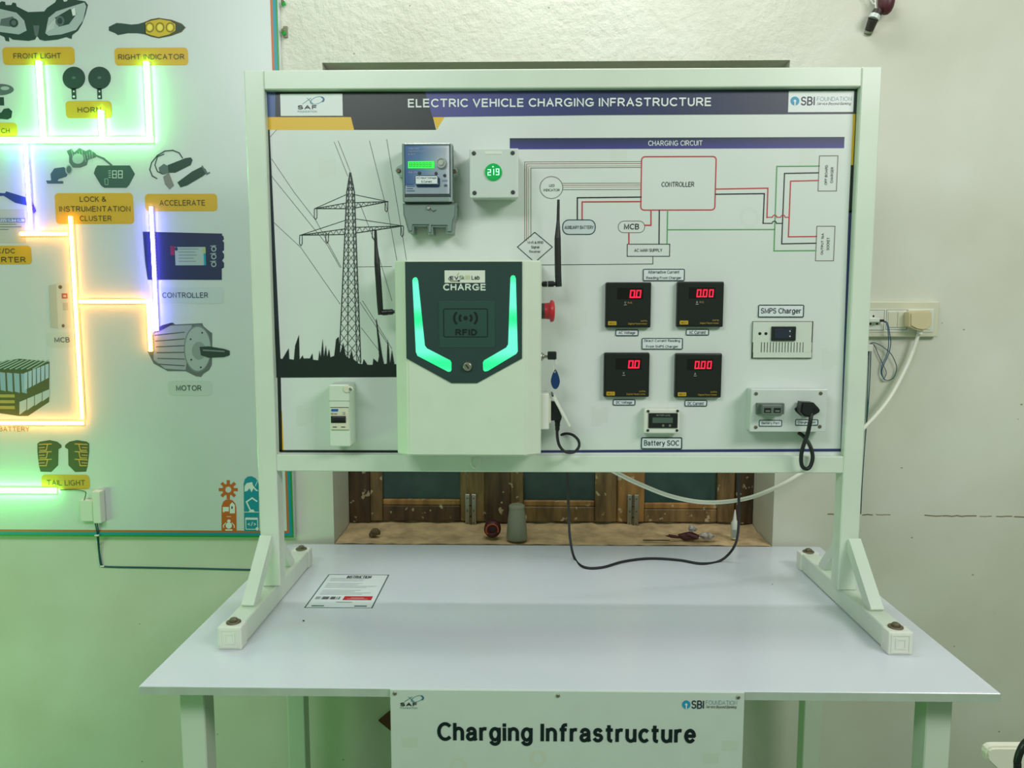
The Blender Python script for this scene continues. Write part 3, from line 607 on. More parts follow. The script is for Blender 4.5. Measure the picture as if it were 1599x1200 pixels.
# ---- charger
YC = 1.495
c0 = at(612, 407, YC); c1 = at(848, 713, YC)
CX0, CX1, CZ0, CZ1 = c0.x+.002, c1.x-.004, c1.z, c0.z+.001
ch = thing('vehicle_charger', 'white wall box charger with dark face and glowing green light bars', 'charger', ((CX0+CX1)/2, Y_PANEL, CZ0))
YS = YC+.018
prof = [(CX0, Y_PANEL), (CX0, YS), (CX0+.026, YC), (CX1-.030, YC), (CX1, YS), (CX1, Y_PANEL)]
bm = bmesh.new(); vs = [bm.verts.new((x, y, CZ0)) for x, y in prof]; f = bm.faces.new(vs); r = bmesh.ops.extrude_face_region(bm, geom=[f])
for g in r['geom']:
    if isinstance(g, bmesh.types.BMVert): g.co.z = CZ1
bmesh.ops.recalc_face_normals(bm, faces=bm.faces[:]); bmesh.ops.bevel(bm, geom=bm.edges[:], offset=.003, segments=2, affect='EDGES')
CHW = mat('charger_white', (214, 226, 206), .36)
body = obj('body', MB().frombm(bm, False), CHW, ch)
pp = [(632.5, 411), (815.5, 407), (819, 558), (751, 598), (711, 598.7), (639, 561.5)]
cpl = [at(x, y, YC) for x, y in pp]; xm = (cpl[0].x+cpl[1].x)/2
ztop = (cpl[0].z+cpl[1].z)/2; zk = (cpl[2].z+cpl[5].z)/2; zb = (cpl[3].z+cpl[4].z)/2; hw = ((cpl[1].x-cpl[0].x)+(cpl[2].x-cpl[5].x))/4; hb = (cpl[3].x-cpl[4].x)/2
face = obj('face_panel', MB().prism([(xm-hw, ztop), (xm+hw, ztop), (xm+hw, zk), (xm+hb, zb), (xm-hb, zb), (xm-hw, zk)], YC-.0022, YC+.001), FACEPL, ch)
YF = YC-.0022
def lightbar(pts):
    g = MB(); P = [at(x, y, YF) for x, y in pts]; n = len(P)
    g.prism([(q.x, q.z) for q in P], YF-.0022, YF+.0005)
    g.c = []
    for v in g.v:      # segments of the strip shine a little differently
        t = (v.z-P[0].z)/(min(q.z for q in P)-P[0].z)
        g.c.append((.16, 1.0, .62))
    return g
LIT = mat('green_light_bar', (60, 150, 110), .35, emit=(.10, 1.0, .52), estr=1.0)
def lit_gradient():
    m = LIT; nt = m.node_tree; b = nt.nodes['Principled BSDF']; N = nt.nodes.new; L = nt.links.new
    tc = N('ShaderNodeTexCoord'); w_ = N('ShaderNodeTexWave'); w_.bands_direction = 'Z'; w_.inputs['Scale'].default_value = 3.4; w_.inputs['Distortion'].default_value = 1.0; L(tc.outputs['Object'], w_.inputs[0])
    r = N('ShaderNodeValToRGB'); r.color_ramp.elements[0].color = (.0, .88, .24, 1); r.color_ramp.elements[1].color = (.15, 1.0, .64, 1); r.color_ramp.elements[1].position = .55
    L(w_.outputs['Fac'], r.inputs[0]); L(r.outputs[0], b.inputs['Emission Color'])
lit_gradient()
for pts in ([(644, 438), (645.5, 434.5), (649, 433), (651.5, 434.5), (653, 439), (663.5, 540), (667, 544.5), (703, 563), (705, 566.5), (705, 578), (703.5, 580.5), (700, 581), (652, 556), (649.5, 550)],
            [(797, 434), (798.5, 431), (801.5, 430), (804, 431), (805.5, 435), (808.5, 549), (806, 553), (762, 579.5), (757, 580.5), (754.5, 578), (754, 566.5), (756, 563), (790.5, 543), (793.5, 538)]):
    g = MB(); g.prism([(at(x, y, YF).x, at(x, y, YF).z) for x, y in pts], YF-.0016, YF+.0005, .0006); obj('light_bar', g, LIT, ch)
rd = pbox(685, 470, 773, 543, YF-.0008, YF+.0004, .0003); obj('card_reader', rd, mat('reader_acrylic', (46, 76, 70), .28), ch)
YR = YF-.0008
p = Print(Y=YR); BK = (8, 18, 16)
p.rr(692, 482, 762, 527, 3, None, 0, 1.2, BK)
for r0, sp in ((19.5, 40), (11, 42)):
    for c in (0, 180): p.oval(727, 497, r0, r0*.82, BK, 1, 10, c-sp, c+sp, 1-3.4/r0)
p.oval(727, 497, 3.4, 3.4, BK, 1, 14)
p.text('RFID', 711, 514.3, 745, 523.8, BK, 2, .045); p.done('reader_print', rd and ch)
bd = obj('badge', pbox(694, 422.5, 757.5, 442, YF-.0015, YF, .0005), WHITEPL, ch)
p = Print(Y=YF-.0015)
p.text('EV', 703, 431.5, 716, 437, INK, 2, .03); p.text('Sk', 717.5, 430.5, 725.5, 437, (60, 110, 80), 2, .01); p.text('ill', 727, 430, 733.5, 437, (190, 206, 130), 2, .01); p.text('Lab', 736.5, 430.5, 749, 437, (50, 60, 60), 2, .025)
p.line([(703, 432), (700.5, 436), (704, 439), (714, 439), (717, 438)], .9, INK, 2); p.oval(716.5, 438.8, 2, 1.2, INK, 2, 8); p.line([(714, 430), (716.5, 426.5)], .9, (150, 190, 90), 2)
p.done('badge_print', bd)
p = Print(Y=YF); p.text('CHARGE', 692, 443.5, 759, 453.8, (214, 226, 214), 1, .04); p.done('charge_lettering', ch)
lk = MB(); c = at(730, 572.5, YF); lk.lathe((c.x, YF, c.z), (0, -1, 0), [(0, .0095), (.005, .009), (.006, .007)], 20); lo = obj('cam_lock', lk, STEEL, ch)
kh = MB().bar((c.x-.003, YF-.0062, c.z+.004), (c.x+.003, YF-.0062, c.z-.004), .0012, .0022, (0, 1, 0)); obj('keyhole', kh, BLACKPL, lo)
# antennas
YA = 1.555
def antenna(rod, con):
    a = MB(); 
    for (x0, y0, r0), (x1, y1, r1) in zip(rod[:-1], rod[1:]): a.cyl(at(x0, y0, YA), at(x1, y1, YA), r0, r1, 14)
    o = obj('antenna', a, BLACKPL, ch)
    q = MB(); p0 = at(*con[0], YA); p1 = at(*con[1], YA); d = p1-p0
    q.cyl(p0, p0+d*.14, .0035); q.cyl(p0+d*.12, p0+d*.44, .0058); q.cyl(p0+d*.48, p0+d*.86, .0062); q.cyl(p0+d*.84, p1, .0042)
    obj('connector', q, BLACKPL, o)
antenna([(872.5, 448, .0065), (871.5, 430, .0068), (871, 395, .0068), (870.8, 372, .0065), (871.5, 345, .0032), (872, 312, .0027)], [(844, 444), (868, 443.5)])
antenna([(594.5, 492, .0055), (593.5, 478, .0062), (591, 440, .0062), (589, 412, .0060), (587, 385, .0035), (586.3, 360, .0026)], [(616, 487), (594, 488.5)])
# emergency stop
e0 = at(845, 486, YA); e = MB().lathe((CX1-.001, YA, e0.z), (1, 0, 0), [(0, .0165), (.008, .0165)], 22); es = obj('stop_button', e, DARKGREY, ch)
e = MB().lathe((CX1+.007, YA, e0.z), (1, 0, 0), [(0, .0165), (.011, .0172), (.0125, .0225), (.016, .023), (.020, .0205), (.0215, .012)], 26); obj('mushroom_head', e, RED, es)
# key switch and side socket
k0 = at(848, 557, YA); k = MB().lathe((CX1-.001, YA, k0.z), (1, 0, 0), [(0, .009), (.004, .009), (.0045, .006), (.008, .006)], 16); obj('key_switch', k, STEEL, ch)
s0 = at(850, 613, YA); s1 = at(850, 668, YA)
so = obj('side_socket', MB().box(CX1-.001, CX1+.017, YA-.026, YA+.03, s1.z, s0.z, .002), WHITEPL, ch)
obj('gasket_rim', MB().box(CX1+.016, CX1+.021, YA-.023, YA+.027, s1.z+.012, s0.z-.005, .002), CREAMPL, so)
h0 = at(863, 616, YA); h1 = at(889, 664, YA)
d = (h1-h0).normalized(); nrm = Vector((d.z, 0, -d.x))
lid = MB(); q = [(h0.x, h0.z), (h1.x, h1.z)]
t_ = .0035
lid.prism([(h0.x-nrm.x*t_, h0.z-nrm.z*t_), (h1.x-nrm.x*t_*.6, h1.z-nrm.z*t_*.6), (h1.x+nrm.x*t_*.6, h1.z+nrm.z*t_*.6), (h0.x+nrm.x*t_, h0.z+nrm.z*t_)], YA-.026, YA+.026, .001)
ld = obj('socket_lid', lid, WHITEPL, so)
obj('hinge_pin', MB().cyl((h0.x-.001, YA-.0275, h0.z), (h0.x-.001, YA+.0275, h0.z), .0022, seg=10), DARKGREY, ld)
# plug and lead in the side socket
pg = thing('charging_lead', 'black plug and looped lead in the side socket of the charger', 'cable', (CX1+.02, YA, s1.z))
a = at(864.5, 628, YA); b = at(877, 656, YA)
obj('plug', MB().prism([(CX1+.0205, a.z+.002), (a.x+.004, a.z), (b.x, at(877, 650, YA).z), (b.x-.002, b.z), (CX1+.0205, b.z)], YA-.012, YA+.012, .0015), BLACKPL, pg)
sr = MB(); top_ = at(870.5, 656, YA); bot = at(870, 673, YA)
for i in range(3):
    z0 = top_.z+(bot.z-top_.z)*i/3; z1 = top_.z+(bot.z-top_.z)*(i+.72)/3; r_ = .0062-.0007*i; sr.cyl((top_.x, YA, z0+.001), (top_.x, YA, z1), r_)
sr.cyl((top_.x, YA, top_.z), (top_.x, YA, bot.z), .0040); obj('strain_relief', sr, BLACKPL, pg)
obj('lead', MB().tube([bot+Vector((0, 0, .004)), at(870.5, 684, YA), at(874, 697, YA), at(883, 706, YA), at(896, 706.5, 1.56), at(904, 698, 1.575), at(903, 688, 1.59), at(895, 680, 1.6), at(885, 677.5, 1.607), at(876, 679.5, 1.614)], .0031), RUBBER, pg)
# key with fob
ky = thing('key_with_fob', 'black key with drop shaped blue fob hanging from the charger side', 'key', (CX1+.015, YA, k0.z))
a = at(855, 549, YA); b = at(869, 562, YA)
obj('key_bow', MB().box(a.x, b.x, YA-.003, YA+.003, b.z, a.z, .0022), BLACKPL, ky)
obj('key_shank', MB().box(CX1+.006, a.x+.001, YA-.001, YA+.001, k0.z-.003, k0.z+.003), STEEL, ky)
rg = at(866.5, 571, YA); rr_ = .010
obj('key_ring', MB().tube([(rg.x+.3*rr_*math.cos(t*math.pi/6), YA-.0045+rr_*.45*math.sin(t*math.pi/6), rg.z+rr_*1.5*math.sin(t*math.pi/6+.3)) for t in range(13)], .0006, 6, 3), STEEL, ky)
fb = MB(); P = []
for i in range(24):
    t = 2*math.pi*i/24; yy = math.cos(t); ww = 6.7*math.sin(t)*(1-.42*max(yy, -.2)); q = at(867+ww, 592.3-15.3*yy, YA); P.append((q.x, q.z))
fb.prism(P, YA-.008, YA-.003, .0012); fo = obj('fob', fb, BLUEFOB, ky)
c = at(866.5, 581, YA); obj('eyelet', MB().lathe((c.x, YA-.008, c.z), (0, -1, 0), [(0, .0022), (.0008, .002)], 10), STEEL, fo)

# ---- energy meter
YM = Y_PANEL-.062
em = thing('energy_meter', 'blue faced electricity meter under a clear cover with lit green display', 'energy meter', (at(668, 300, Y_PANEL).x, Y_PANEL, at(668, 365, Y_PANEL).z))
bk = pbox(628, 224.5, 706, 316, YM+.012, Y_PANEL, .003); obj('base', bk, GREYPL, em)
obj('faceplate', pbox(631, 226.5, 702, 306, YM+.008, YM+.0125, .0005), WHITEPL, em)
YP2 = YM+.008
p = Print(Y=YP2); B1 = (44, 100, 176); B2 = (224, 230, 236)
u0 = p.uv((631, 227)); u1 = p.uv((702, 295)); um = p.uv((655, 250))[0]
p.tri([u0, (um, u0[1]), (u1[0], u0[1]), (u1[0], u1[1]), (um, u1[1]), (u0[0], u1[1])], [(0, 1, 4, 5), (1, 2, 3, 4)], [B1, (90, 132, 190), B2, B2, (120, 154, 200), B1], 0)
p.rect(633, 290, 700, 303, (196, 210, 222), 1)
for i in range(3): p.text(('Static Watt Hour Meter', 'Single Phase Two Wire', 'kWh  A'), 638, 230+i*5, (654, 662, 648)[i], 233+i*5, WHT, 2) if False else p.text(('Static Meter', 'Single Phase Two Wire', 'k W h')[i], 638, 230.5+i*4.5, (655, 664, 648)[i], 233.3+i*4.5, WHT, 2)
p.rr(650, 277, 687, 293, 3, (44, 84, 146), 2)
for i in range(4): p.rect(635, 287+i*3.6, 645+(i % 2)*3, 288.3+i*3.6, (60, 110, 160), 3)
for x, y in ((638, 270), (646, 270)): p.text('imp', x, 268, x+6, 271, WHT, 2)
p.rect(690, 281, 699, 284, (150, 170, 190), 2); p.oval(696, 290, 3, 2.2, (90, 110, 130), 3, 10); p.rect(631, 303, 702, 306, (40, 60, 66), 3)
p.done('faceplate_print', em)
LCD = mat('green_backlit_lcd', (40, 220, 60), .4, emit=(.03, 1, .08), estr=.95)
lc = obj('display', pbox(637, 252, 678, 262.8, YP2-.002, YP2, .0004), LCD, em)
p = Print(Y=YP2-.002)
for i, chh in enumerate('8888888'): p.digit(chh, 639.5+i*5.1, 254.4, 642.6+i*5.1, 260.6, .8, (20, 130, 40), 0)
p.done('display_digits', lc)
c = at(689, 255, YP2)
pb = obj('push_button', MB().lathe((c.x, YP2, c.z), (0, -1, 0), [(0, .0115), (.006, .011), (.0065, .008), (.004, .0075)], 24), LIDPL, em)
obj('button_cap', MB().lathe((c.x, YP2, c.z), (0, -1, 0), [(0, .0062), (.0062, .006), (.007, .004)], 18), WHITEPL, pb)
for x, y in ((655, 270.5), (681, 271), (694.5, 274.5)): obj('indicator_led', dot(MB(), x, y, YP2, .0032), DARKGREY, em)
stx = obj('name_sticker', pbox(648, 274, 684, 288, YM-.0012, YM-.0004, .0002), PAPER, em)
p = Print(Y=YM-.0012); p.rr(648, 274, 684, 288, 2, None, 0, .9, (24, 60, 100)); p.text('AC Input Voltage', 650.5, 276.5, 681.5, 280, INK, 1, .01); p.text('& Current', 658, 282, 674.5, 285.5, INK, 1, .01); p.done('sticker_print', stx)
cv = MB(); a = at(627, 223, YM); b = at(707, 315, YM); cv.box(a.x, b.x, YM, YM+.024, b.z, a.z, .004, 3); obj('clear_cover', cv, CLEAR, em)
fr_ = MB()
GLASSRIM = mat('cover_rim_plastic', (178, 196, 192), .16)
fr_.box(a.x, a.x+.0045, YM+.004, YM+.03, b.z, a.z, .0015, 1); fr_.box(b.x-.0045, b.x, YM+.004, YM+.03, b.z, a.z, .0015, 1)
fr_.box(a.x+.0045, b.x-.0045, YM+.004, YM+.03, a.z-.0035, a.z, .0015, 1); fr_.box(a.x+.0045, b.x-.0045, YM+.004, YM+.03, b.z, b.z+.010, .0015, 1)
obj('cover_rim', fr_, GLASSRIM, em)
for x, y in ((622.5, 267), (710, 268)):
    c = at(x, y, YM+.03); sgn = -1 if x < 660 else 1; l = MB()
    l.prism([(c.x+sgn*.007, c.z), (c.x+sgn*.003, c.z+.007), (c.x-sgn*.010, c.z+.014), (c.x-sgn*.010, c.z-.013), (c.x+sgn*.003, c.z-.007)], YM+.024, Y_PANEL, .001)
    lg = obj('mounting_lug', l, GLASSRIM, em); obj('lug_screw', dot(MB(), x, y, YM+.024, .0045, .003), RUSTY, lg)
YT = YM+.012
tc_ = [(628.5, 317.5), (713, 317), (712, 338), (708.5, 345), (707, 364), (696, 364), (696, 354), (675.5, 354), (675.5, 365.5), (667.5, 365.5), (667.5, 353), (646, 353), (645, 363), (637, 363), (632, 343), (629.5, 336)]
obj('terminal_cover', MB().prism([(at(x, y, YT).x, at(x, y, YT).z) for x, y in tc_], YT, Y_PANEL, .0035), GREYPL, em)
obj('seal_screw', dot(MB(), 669, 325, YT, .0042, .003), STEEL, em)
obj('seal_wire', MB().tube([at(671, 326, YT-.003), at(676, 329.5, YT-.003), at(681, 328, YT-.001)], .0006, 6), DARKGREY, em)

# ---- voltage indicator box
YV = Y_PANEL-.066
vi = thing('voltage_indicator_box', 'pale grey box with round green voltage indicator reading 219', 'indicator box', (at(771, 300, Y_PANEL).x, Y_PANEL, at(771, 310, Y_PANEL).z))
obj('body', pbox(735, 235, 807, 307.5, YV+.014, Y_PANEL, .003), LIDPL, vi)
obj('lid', pbox(733, 232, 809.5, 309, YV, YV+.0145, .002), LIDPL, vi)
p = MB(); pbox(757, 236.5, 784, 241, YV-.0008, YV+.0005, .0006, p); obj('maker_plate', p, WHITEPL, vi)
for x, y in ((740, 239.5), (800.5, 239), (741, 301.5), (801, 300.5)): screw(x, y, YV, .0042, vi)
c = at(770.5, 269, YV)
bz = obj('indicator_bezel', MB().lathe((c.x, YV, c.z), (0, -1, 0), [(0, .0175), (.003, .0170), (.004, .0155)], 30), mat('green_lens', (10, 120, 50), .25, emit=(.0, .36, .07), estr=.6), vi)
p = Print(Y=YV-.0042); GC = (190, 255, 220)
p.digit('2', 762, 265, 766, 273.5, 1.15, GC, 0); p.digit('1', 768, 264.5, 771, 273, 1.15, GC, 0); p.digit('9', 774.8, 264, 779, 273, 1.15, GC, 0); p.oval(769.8, 260.5, 1.2, 1.2, GC, 0, 8)
p.done('lit_digits', bz, GLOW)

# ---- digital panel meters
DP = mat('meter_black', (22, 25, 24), .34)
WINM = mat('meter_window', (16, 10, 12), .2)
RDIG = (255, 24, 60)
def meter(x0, y0, x1, y1, txt, unit, rms, label):
    Ym = Y_PANEL-.013
    m = thing('panel_meter', label, 'panel meter', (at((x0+x1)/2, y1, Y_PANEL).x, Y_PANEL, at(x0, y1, Y_PANEL).z), 'black digital panel meters')
    obj('housing', pbox(x0, y0, x1, y1, Ym, Y_PANEL, .0025), DP, m)
    obj('front_plate', pbox(x0+2.5, y0+2.5, x1-2.5, y1-2.5, Ym-.0008, Ym+.0006, .0004), mat('meter_front', (28, 32, 30), .28), m)
    Yw = Ym-.0008
    wd = obj('display_window', pbox(x0+18, y0+9, x0+58.5, y0+26.5, Yw-.0004, Yw+.0003, .0001), WINM, m)
    p = Print(Y=Yw-.0004); xr = x0+(56 if len(txt) < 4 else 57.5); n = len(txt.replace('.', '')); wdg = 7.2 if n == 2 else 6.4; pit = 9.6
    k = 0
    for i in range(n):
        xx = xr-(n-i)*pit+(pit-wdg)*.5; p.digit('0', xx, y0+13, xx+wdg-1.2, y0+23.5, 1.9, RDIG, 0, .10)
    xd = xr-(n-1)*pit-.6; p.oval(xd, y0+23.5, 1.0, 1.0, RDIG, 0, 8)
    p.done('lit_digits', wd, GLOW)
    p = Print(Y=Yw); GOLD = (196, 160, 40)
    p.text(unit, x0+29, y0+30, x0+31.8, y0+34, (180, 190, 180), 0, .01); p.line([(x0+28.5, y0+35.4), (x0+32.4, y0+35.4)], .6, (180, 190, 180), 0)
    if rms: p.text('RMS', x0+34, y0+30.5, x0+41, y0+33.5, (170, 140, 70), 0)
    lg_ = Print(Y=Yw); lg_.rr(x0+3.5, y0+61, x0+16.5, y0+67, .8, GOLD, 0); lg_.text('MECO', x0+5, y0+62.6, x0+15, y0+65.6, (50, 44, 20), 1, .01); lg_.done('maker_logo', m)
    p.text('SMP96', x0+54.5, y0+59.4, x0+64.5, y0+61.6, GOLD, 0); p.text('Digital Panel Meter', x0+35, y0+63.6, x0+64.5, y0+66.6, GOLD, 0)
    p.done('front_print', m)
meter(946, 441, 1016, 512, '0.0', 'V', True, 'black panel meter showing 0.0 above the AC Voltage sticker')
meter(1058, 440, 1129, 511, '0.00', 'A', True, 'black panel meter showing 0.00 above the AC Current sticker')
meter(943.5, 551, 1013.5, 620.5, '0.0', 'V', False, 'black panel meter showing 0.0 above the DC Voltage sticker')
meter(1055, 552, 1126, 621.5, '0.00', 'A', False, 'black panel meter showing 0.00 above the DC Current sticker')
# ---- label stickers
def sticker(x0, y0, x1, y1, lines, label, bold=.012, lw=1.3):
    a = at(x0, y0, Y_PANEL); b = at(x1, y1, Y_PANEL)
    s = thing('label_sticker', label, 'sticker', ((a.x+b.x)/2, Y_PANEL, b.z), 'name stickers on the charging panel')
    Ys = Y_PANEL-.0016
    obj('paper', pbox(x0, y0, x1, y1, Ys, Y_PANEL, .0004, None, 1), PAPER, s)
    p = Print(Y=Ys); p.rr(x0, y0, x1, y1, 2.2, None, 0, lw, (26, 52, 58)); n = len(lines); h = (y1-y0)/n
    for i, (t, m) in enumerate(lines):
        p.text(t, x0+m, y0+h*i+h*.26, x1-m, y0+h*(i+1)-h*.20, (30, 48, 52), 1, bold)
    p.done('sticker_print', s)
sticker(1004, 420, 1069, 439, [('Alternative Current', 8), ('Reading From Charger', 5)], 'two line sticker reading Alternative Current Reading From Charger')
sticker(961, 515, 997, 525, [('AC Voltage', 5)], 'small sticker reading AC Voltage')
sticker(1071, 514, 1107, 524, [('AC Current', 5)], 'small sticker reading AC Current')
sticker(1002, 528, 1066, 546, [('Direct Current Reading', 4), ('From SMPS Charger', 7)], 'two line sticker reading Direct Current Reading From SMPS Charger')
sticker(957, 624, 992, 633.5, [('DC Voltage', 5)], 'small sticker reading DC Voltage')
sticker(1069, 625, 1104, 635, [('DC Current', 5)], 'small sticker reading DC Current')
sticker(1001, 683, 1065, 702, [('Battery SOC', 4.5)], 'large sticker reading Battery SOC', .02, 1.7)
sticker(1184, 476, 1255, 496, [('SMPS Charger', 4)], 'large sticker reading SMPS Charger', .02, 1.5)
# ---- battery gauge
YB = Y_PANEL-.022
bg = thing('battery_gauge', 'small white box with black battery level display', 'gauge', (at(1033, 670, Y_PANEL).x, Y_PANEL, at(1033, 680, Y_PANEL).z))
obj('body', pbox(1006, 638.5, 1061, 677.5, YB, Y_PANEL, .003), WHITEPL, bg)
bz = obj('bezel', pbox(1013, 645.5, 1058, 669, YB-.003, YB+.001, .001), BLACKPL, bg)
obj('lcd', pbox(1019, 652.5, 1050.5, 661, YB-.0034, YB-.002, .0002), mat('grey_lcd', (78, 96, 84), .3), bz)
p = Print(Y=YB-.003); p.text('BATTERY LEVEL', 1025, 647.8, 1047, 650, (170, 180, 170), 0); p.done('bezel_print', bz)
for x in (1035.5, 1046): obj('button', dot(MB(), x, 664.8, YB-.003, .0028), STEEL, bz)
for x, y in ((1012, 642.5), (1058, 642), (1011.5, 672.5), (1057, 672.5)): screw(x, y, YB, .003, bg)
# ---- SMPS charger plate
YQ = Y_PANEL-.006
sp = thing('smps_charger', 'white slotted charger plate with small dark display', 'charger unit', (at(1221, 540, Y_PANEL).x, Y_PANEL, at(1221, 560, Y_PANEL).z))
DARKGAP = mat('dark_gap', (40, 44, 38), .7)  # dark backing that shows through the slots and round the plate
obj('backing', pbox(1175.5, 502, 1267.5, 560, YQ+.004, Y_PANEL), DARKGAP, sp)
# plate pieced around its ventilation slots so that they are true openings
pl = MB(); slots = [(1188+i*4.64, 1190+i*4.64) for i in range(15)]; sy0, sy1 = 535, 550.5
def pb2(x0, y0, x1, y1): pbox(x0, y0, x1, y1, YQ, YQ+.0035, 0, pl)
pb2(1176.5, 502.8, 1267, sy0); pb2(1176.5, sy1, 1267, 559); xs = [1176.5]+[v for s_ in slots for v in s_]+[1267]
for i in range(0, len(xs), 2): pb2(xs[i], sy0, xs[i+1], sy1)
obj('plate', pl, mat('plate_white', (206, 216, 202), .4), sp)
ds = obj('display', pbox(1205.5, 510, 1242.5, 532.5, YQ-.004, YQ+.001, .001), BLACKPL, sp)
obj('screen', pbox(1210, 514, 1236, 528.5, YQ-.0045, YQ-.003, .0002), mat('dim_screen', (44, 50, 66), .2), ds)
for y in (517.5, 525.5): obj('status_led', dot(MB(), 1233.5, y, YQ-.0045, .0016, .0006, 8), LIDPL, ds)
for x in (1186.5, 1196): obj('indicator_hole', dot(MB(), x, 521.3, YQ, .0034, .0006), BLACKPL, sp)
# ---- port box
YO = Y_PANEL-.045
pb_ = thing('port_box', 'pale grey junction box with Battery Port and Charging Port stickers', 'junction box', (at(1230, 660, Y_PANEL).x, Y_PANEL, at(1230, 678, Y_PANEL).z))
obj('body', pbox(1174.5, 608.5, 1289, 675, YO+.008, Y_PANEL, .002), LIDPL, pb_)
obj('lid', pbox(1173, 608, 1289.5, 675, YO, YO+.0085, .0015), LIDPL, pb_)
for x, y in ((1180.5, 615), (1281.5, 614.5), (1180, 667.5), (1280, 666.5)): screw(x, y, YO, .0036, pb_, RUSTY)
CONN = mat('grey_connector', (96, 110, 100), .45)
bp_ = obj('battery_port', pbox(1182, 630, 1224.5, 647.5, YO-.008, YO+.0005, .001), CONN, pb_)
hs = MB(); pbox(1190.5, 633, 1221, 649, YO-.024, YO-.007, .0015, hs); obj('connector_shell', hs, CONN, bp_)
for x in (1193.5, 1208.5):
    cvt = obj('cavity', pbox(x, 637.5, x+10.5, 645, YO-.0245, YO-.022), BLACKPL, bp_); obj('contact', pbox(x+2, 641, x+9, 643.6, YO-.0252, YO-.024), STEEL, bp_)
cp_ = obj('charging_port', MB().prism([(at(x, y, YO-.004).x, at(x, y, YO-.004).z) for x, y in ((1241, 639), (1250, 632), (1272, 632), (1280, 640), (1279, 644), (1268, 650), (1250, 649), (1243, 643))], YO-.006, YO+.0005, .001), BLACKPL, pb_)
for x0, y0, x1, y1, t in ((1185, 656, 1221, 666.5, 'Battery Port'), (1241.5, 655, 1277.5, 665, 'Charging Port')):
    s_ = obj('port_sticker', pbox(x0, y0, x1, y1, YO-.0008, YO, .0002), PAPER, pb_)
    p = Print(Y=YO-.0008); p.rr(x0, y0, x1, y1, 2, None, 0, 1.3, (26, 60, 64)); p.text(t, x0+4, y0+3, x1-4, y1-2.6, (40, 56, 56), 1, .012); p.done('sticker_print', s_)
# lead plugged into the charging port
cl = thing('power_lead', 'black plug with thick looped lead in the charging port', 'cable', (at(1260, 645, YO).x, YO, at(1260, 735, Y_POST).z))
YL = YO-.03
obj('plug', MB().prism([(at(x, y, YL).x, at(x, y, YL).z) for x, y in ((1252.5, 628.5), (1271.5, 629.5), (1280, 638.5), (1271, 640.5), (1273, 648), (1269, 652), (1257, 651), (1250, 644))], YL, YO-.005, .003), BLACKPL, cl)
obj('lead', MB().tube([at(1267, 646, YL+.004), at(1265.5, 657, YL-.002), at(1261, 678, YL+.004), at(1254, 698, 1.566), at(1251, 713, 1.570), at(1252, 727, 1.574), at(1258, 732.5, 1.578), at(1265, 729, 1.580), at(1269, 714, 1.582), at(1265, 697, 1.586), at(1256, 683, 1.596), at(1247, 676, 1.606)], .0042, 10), RUBBER, cl)
# ---- breaker enclosure
YE = Y_PANEL-.058
be = thing('breaker_box', 'white narrow breaker enclosure with black toggle at panel lower left', 'circuit breaker', (at(535, 690, Y_PANEL).x, Y_PANEL, at(535, 699, Y_PANEL).z))
obj('body', pbox(513, 600.5, 547, 698, YE, Y_PANEL, .003), WHITEPAINT, be)
obj('breaker', pbox(515.5, 636, 545, 671.5, YE-.004, YE+.001, .001), CREAMPL, be)
obj('rocker_slot', pbox(516.5, 650, 540, 661, YE-.0048, YE-.003, .0003), BLACKPL, be)
obj('toggle', pbox(518, 651.5, 538.5, 657.5, YE-.010, YE-.004, .001), BLACKPL, be)
p = Print(Y=YE-.004); p.poly([(516.5, 641), (518, 639), (528, 639), (528, 643), (518, 643)], (30, 96, 170)); p.text('C32', 535, 644, 539, 648, INK, 0); p.text('B63 6kA', 517, 645, 527, 648, INK, 0)
for x in (520, 533): p.line([(x, 667.3), (x+5.5, 667.3)], 1.3, INK, 0)
p.line([(516, 636.6), (544, 636.6)], 1, INK, 0); p.done('breaker_print', be)
obj('seam', pbox(513.5, 626.2, 546.5, 626.9, YE-.0003, YE+.0005), GREYPL, be)
obj('screw_recess', dot(MB(), 541.5, 608, YE, .0085, .0012, 18), CREAMPL, be); obj('screw', dot(MB(), 547.5, 608, YE-.001, .0036, .002), STEEL, be)
obj('boss', dot(MB(), 547.5, 608, YE, .0058, .0015, 16), WHITEPL, be)

# ================================================================== WALL DISPLAY BOARD (left)
BX1 = -.721; BZ0 = at(300, 839, Y_BOARD).z
db = thing('display_board', 'large wall board showing electric vehicle parts joined by LED strips', 'display board', (-1.5, Y_WALL, BZ0))
bpn = obj('panel', MB().box(-2.3, BX1, Y_BOARD, Y_WALL-.001, BZ0, 2.9, .001, 1), BOARDW, db)
p = Print(Y=Y_BOARD)
def ustripe(d0, d1, c, L):   # stripe of the printed border, distances in from the edge (metres)
    p.tri([(BX1-d1, BZ0+d1), (BX1-d0, BZ0+d0), (BX1-d0, 2.9), (BX1-d1, 2.9)], [(0, 1, 2, 3)], c, L)
    p.tri([(-2.3, BZ0+d0), (BX1-d0, BZ0+d0), (BX1-d1, BZ0+d1), (-2.3, BZ0+d1)], [(0, 1, 2, 3)], c, L)
ustripe(0, .005, (24, 140, 46), 0); ustripe(.005, .013, (10, 140, 160), 0); ustripe(.013, .019, (190, 100, 40), 0)
p.done('border_stripe', db)
DK = (40, 70, 60); LG = (170, 184, 182); MG = (92, 108, 108); AMB = (214, 168, 48)  # DK: dark print made greener, the LED bloom put into its colour
def sub(name): return Print(Y=Y_BOARD, base=2), name
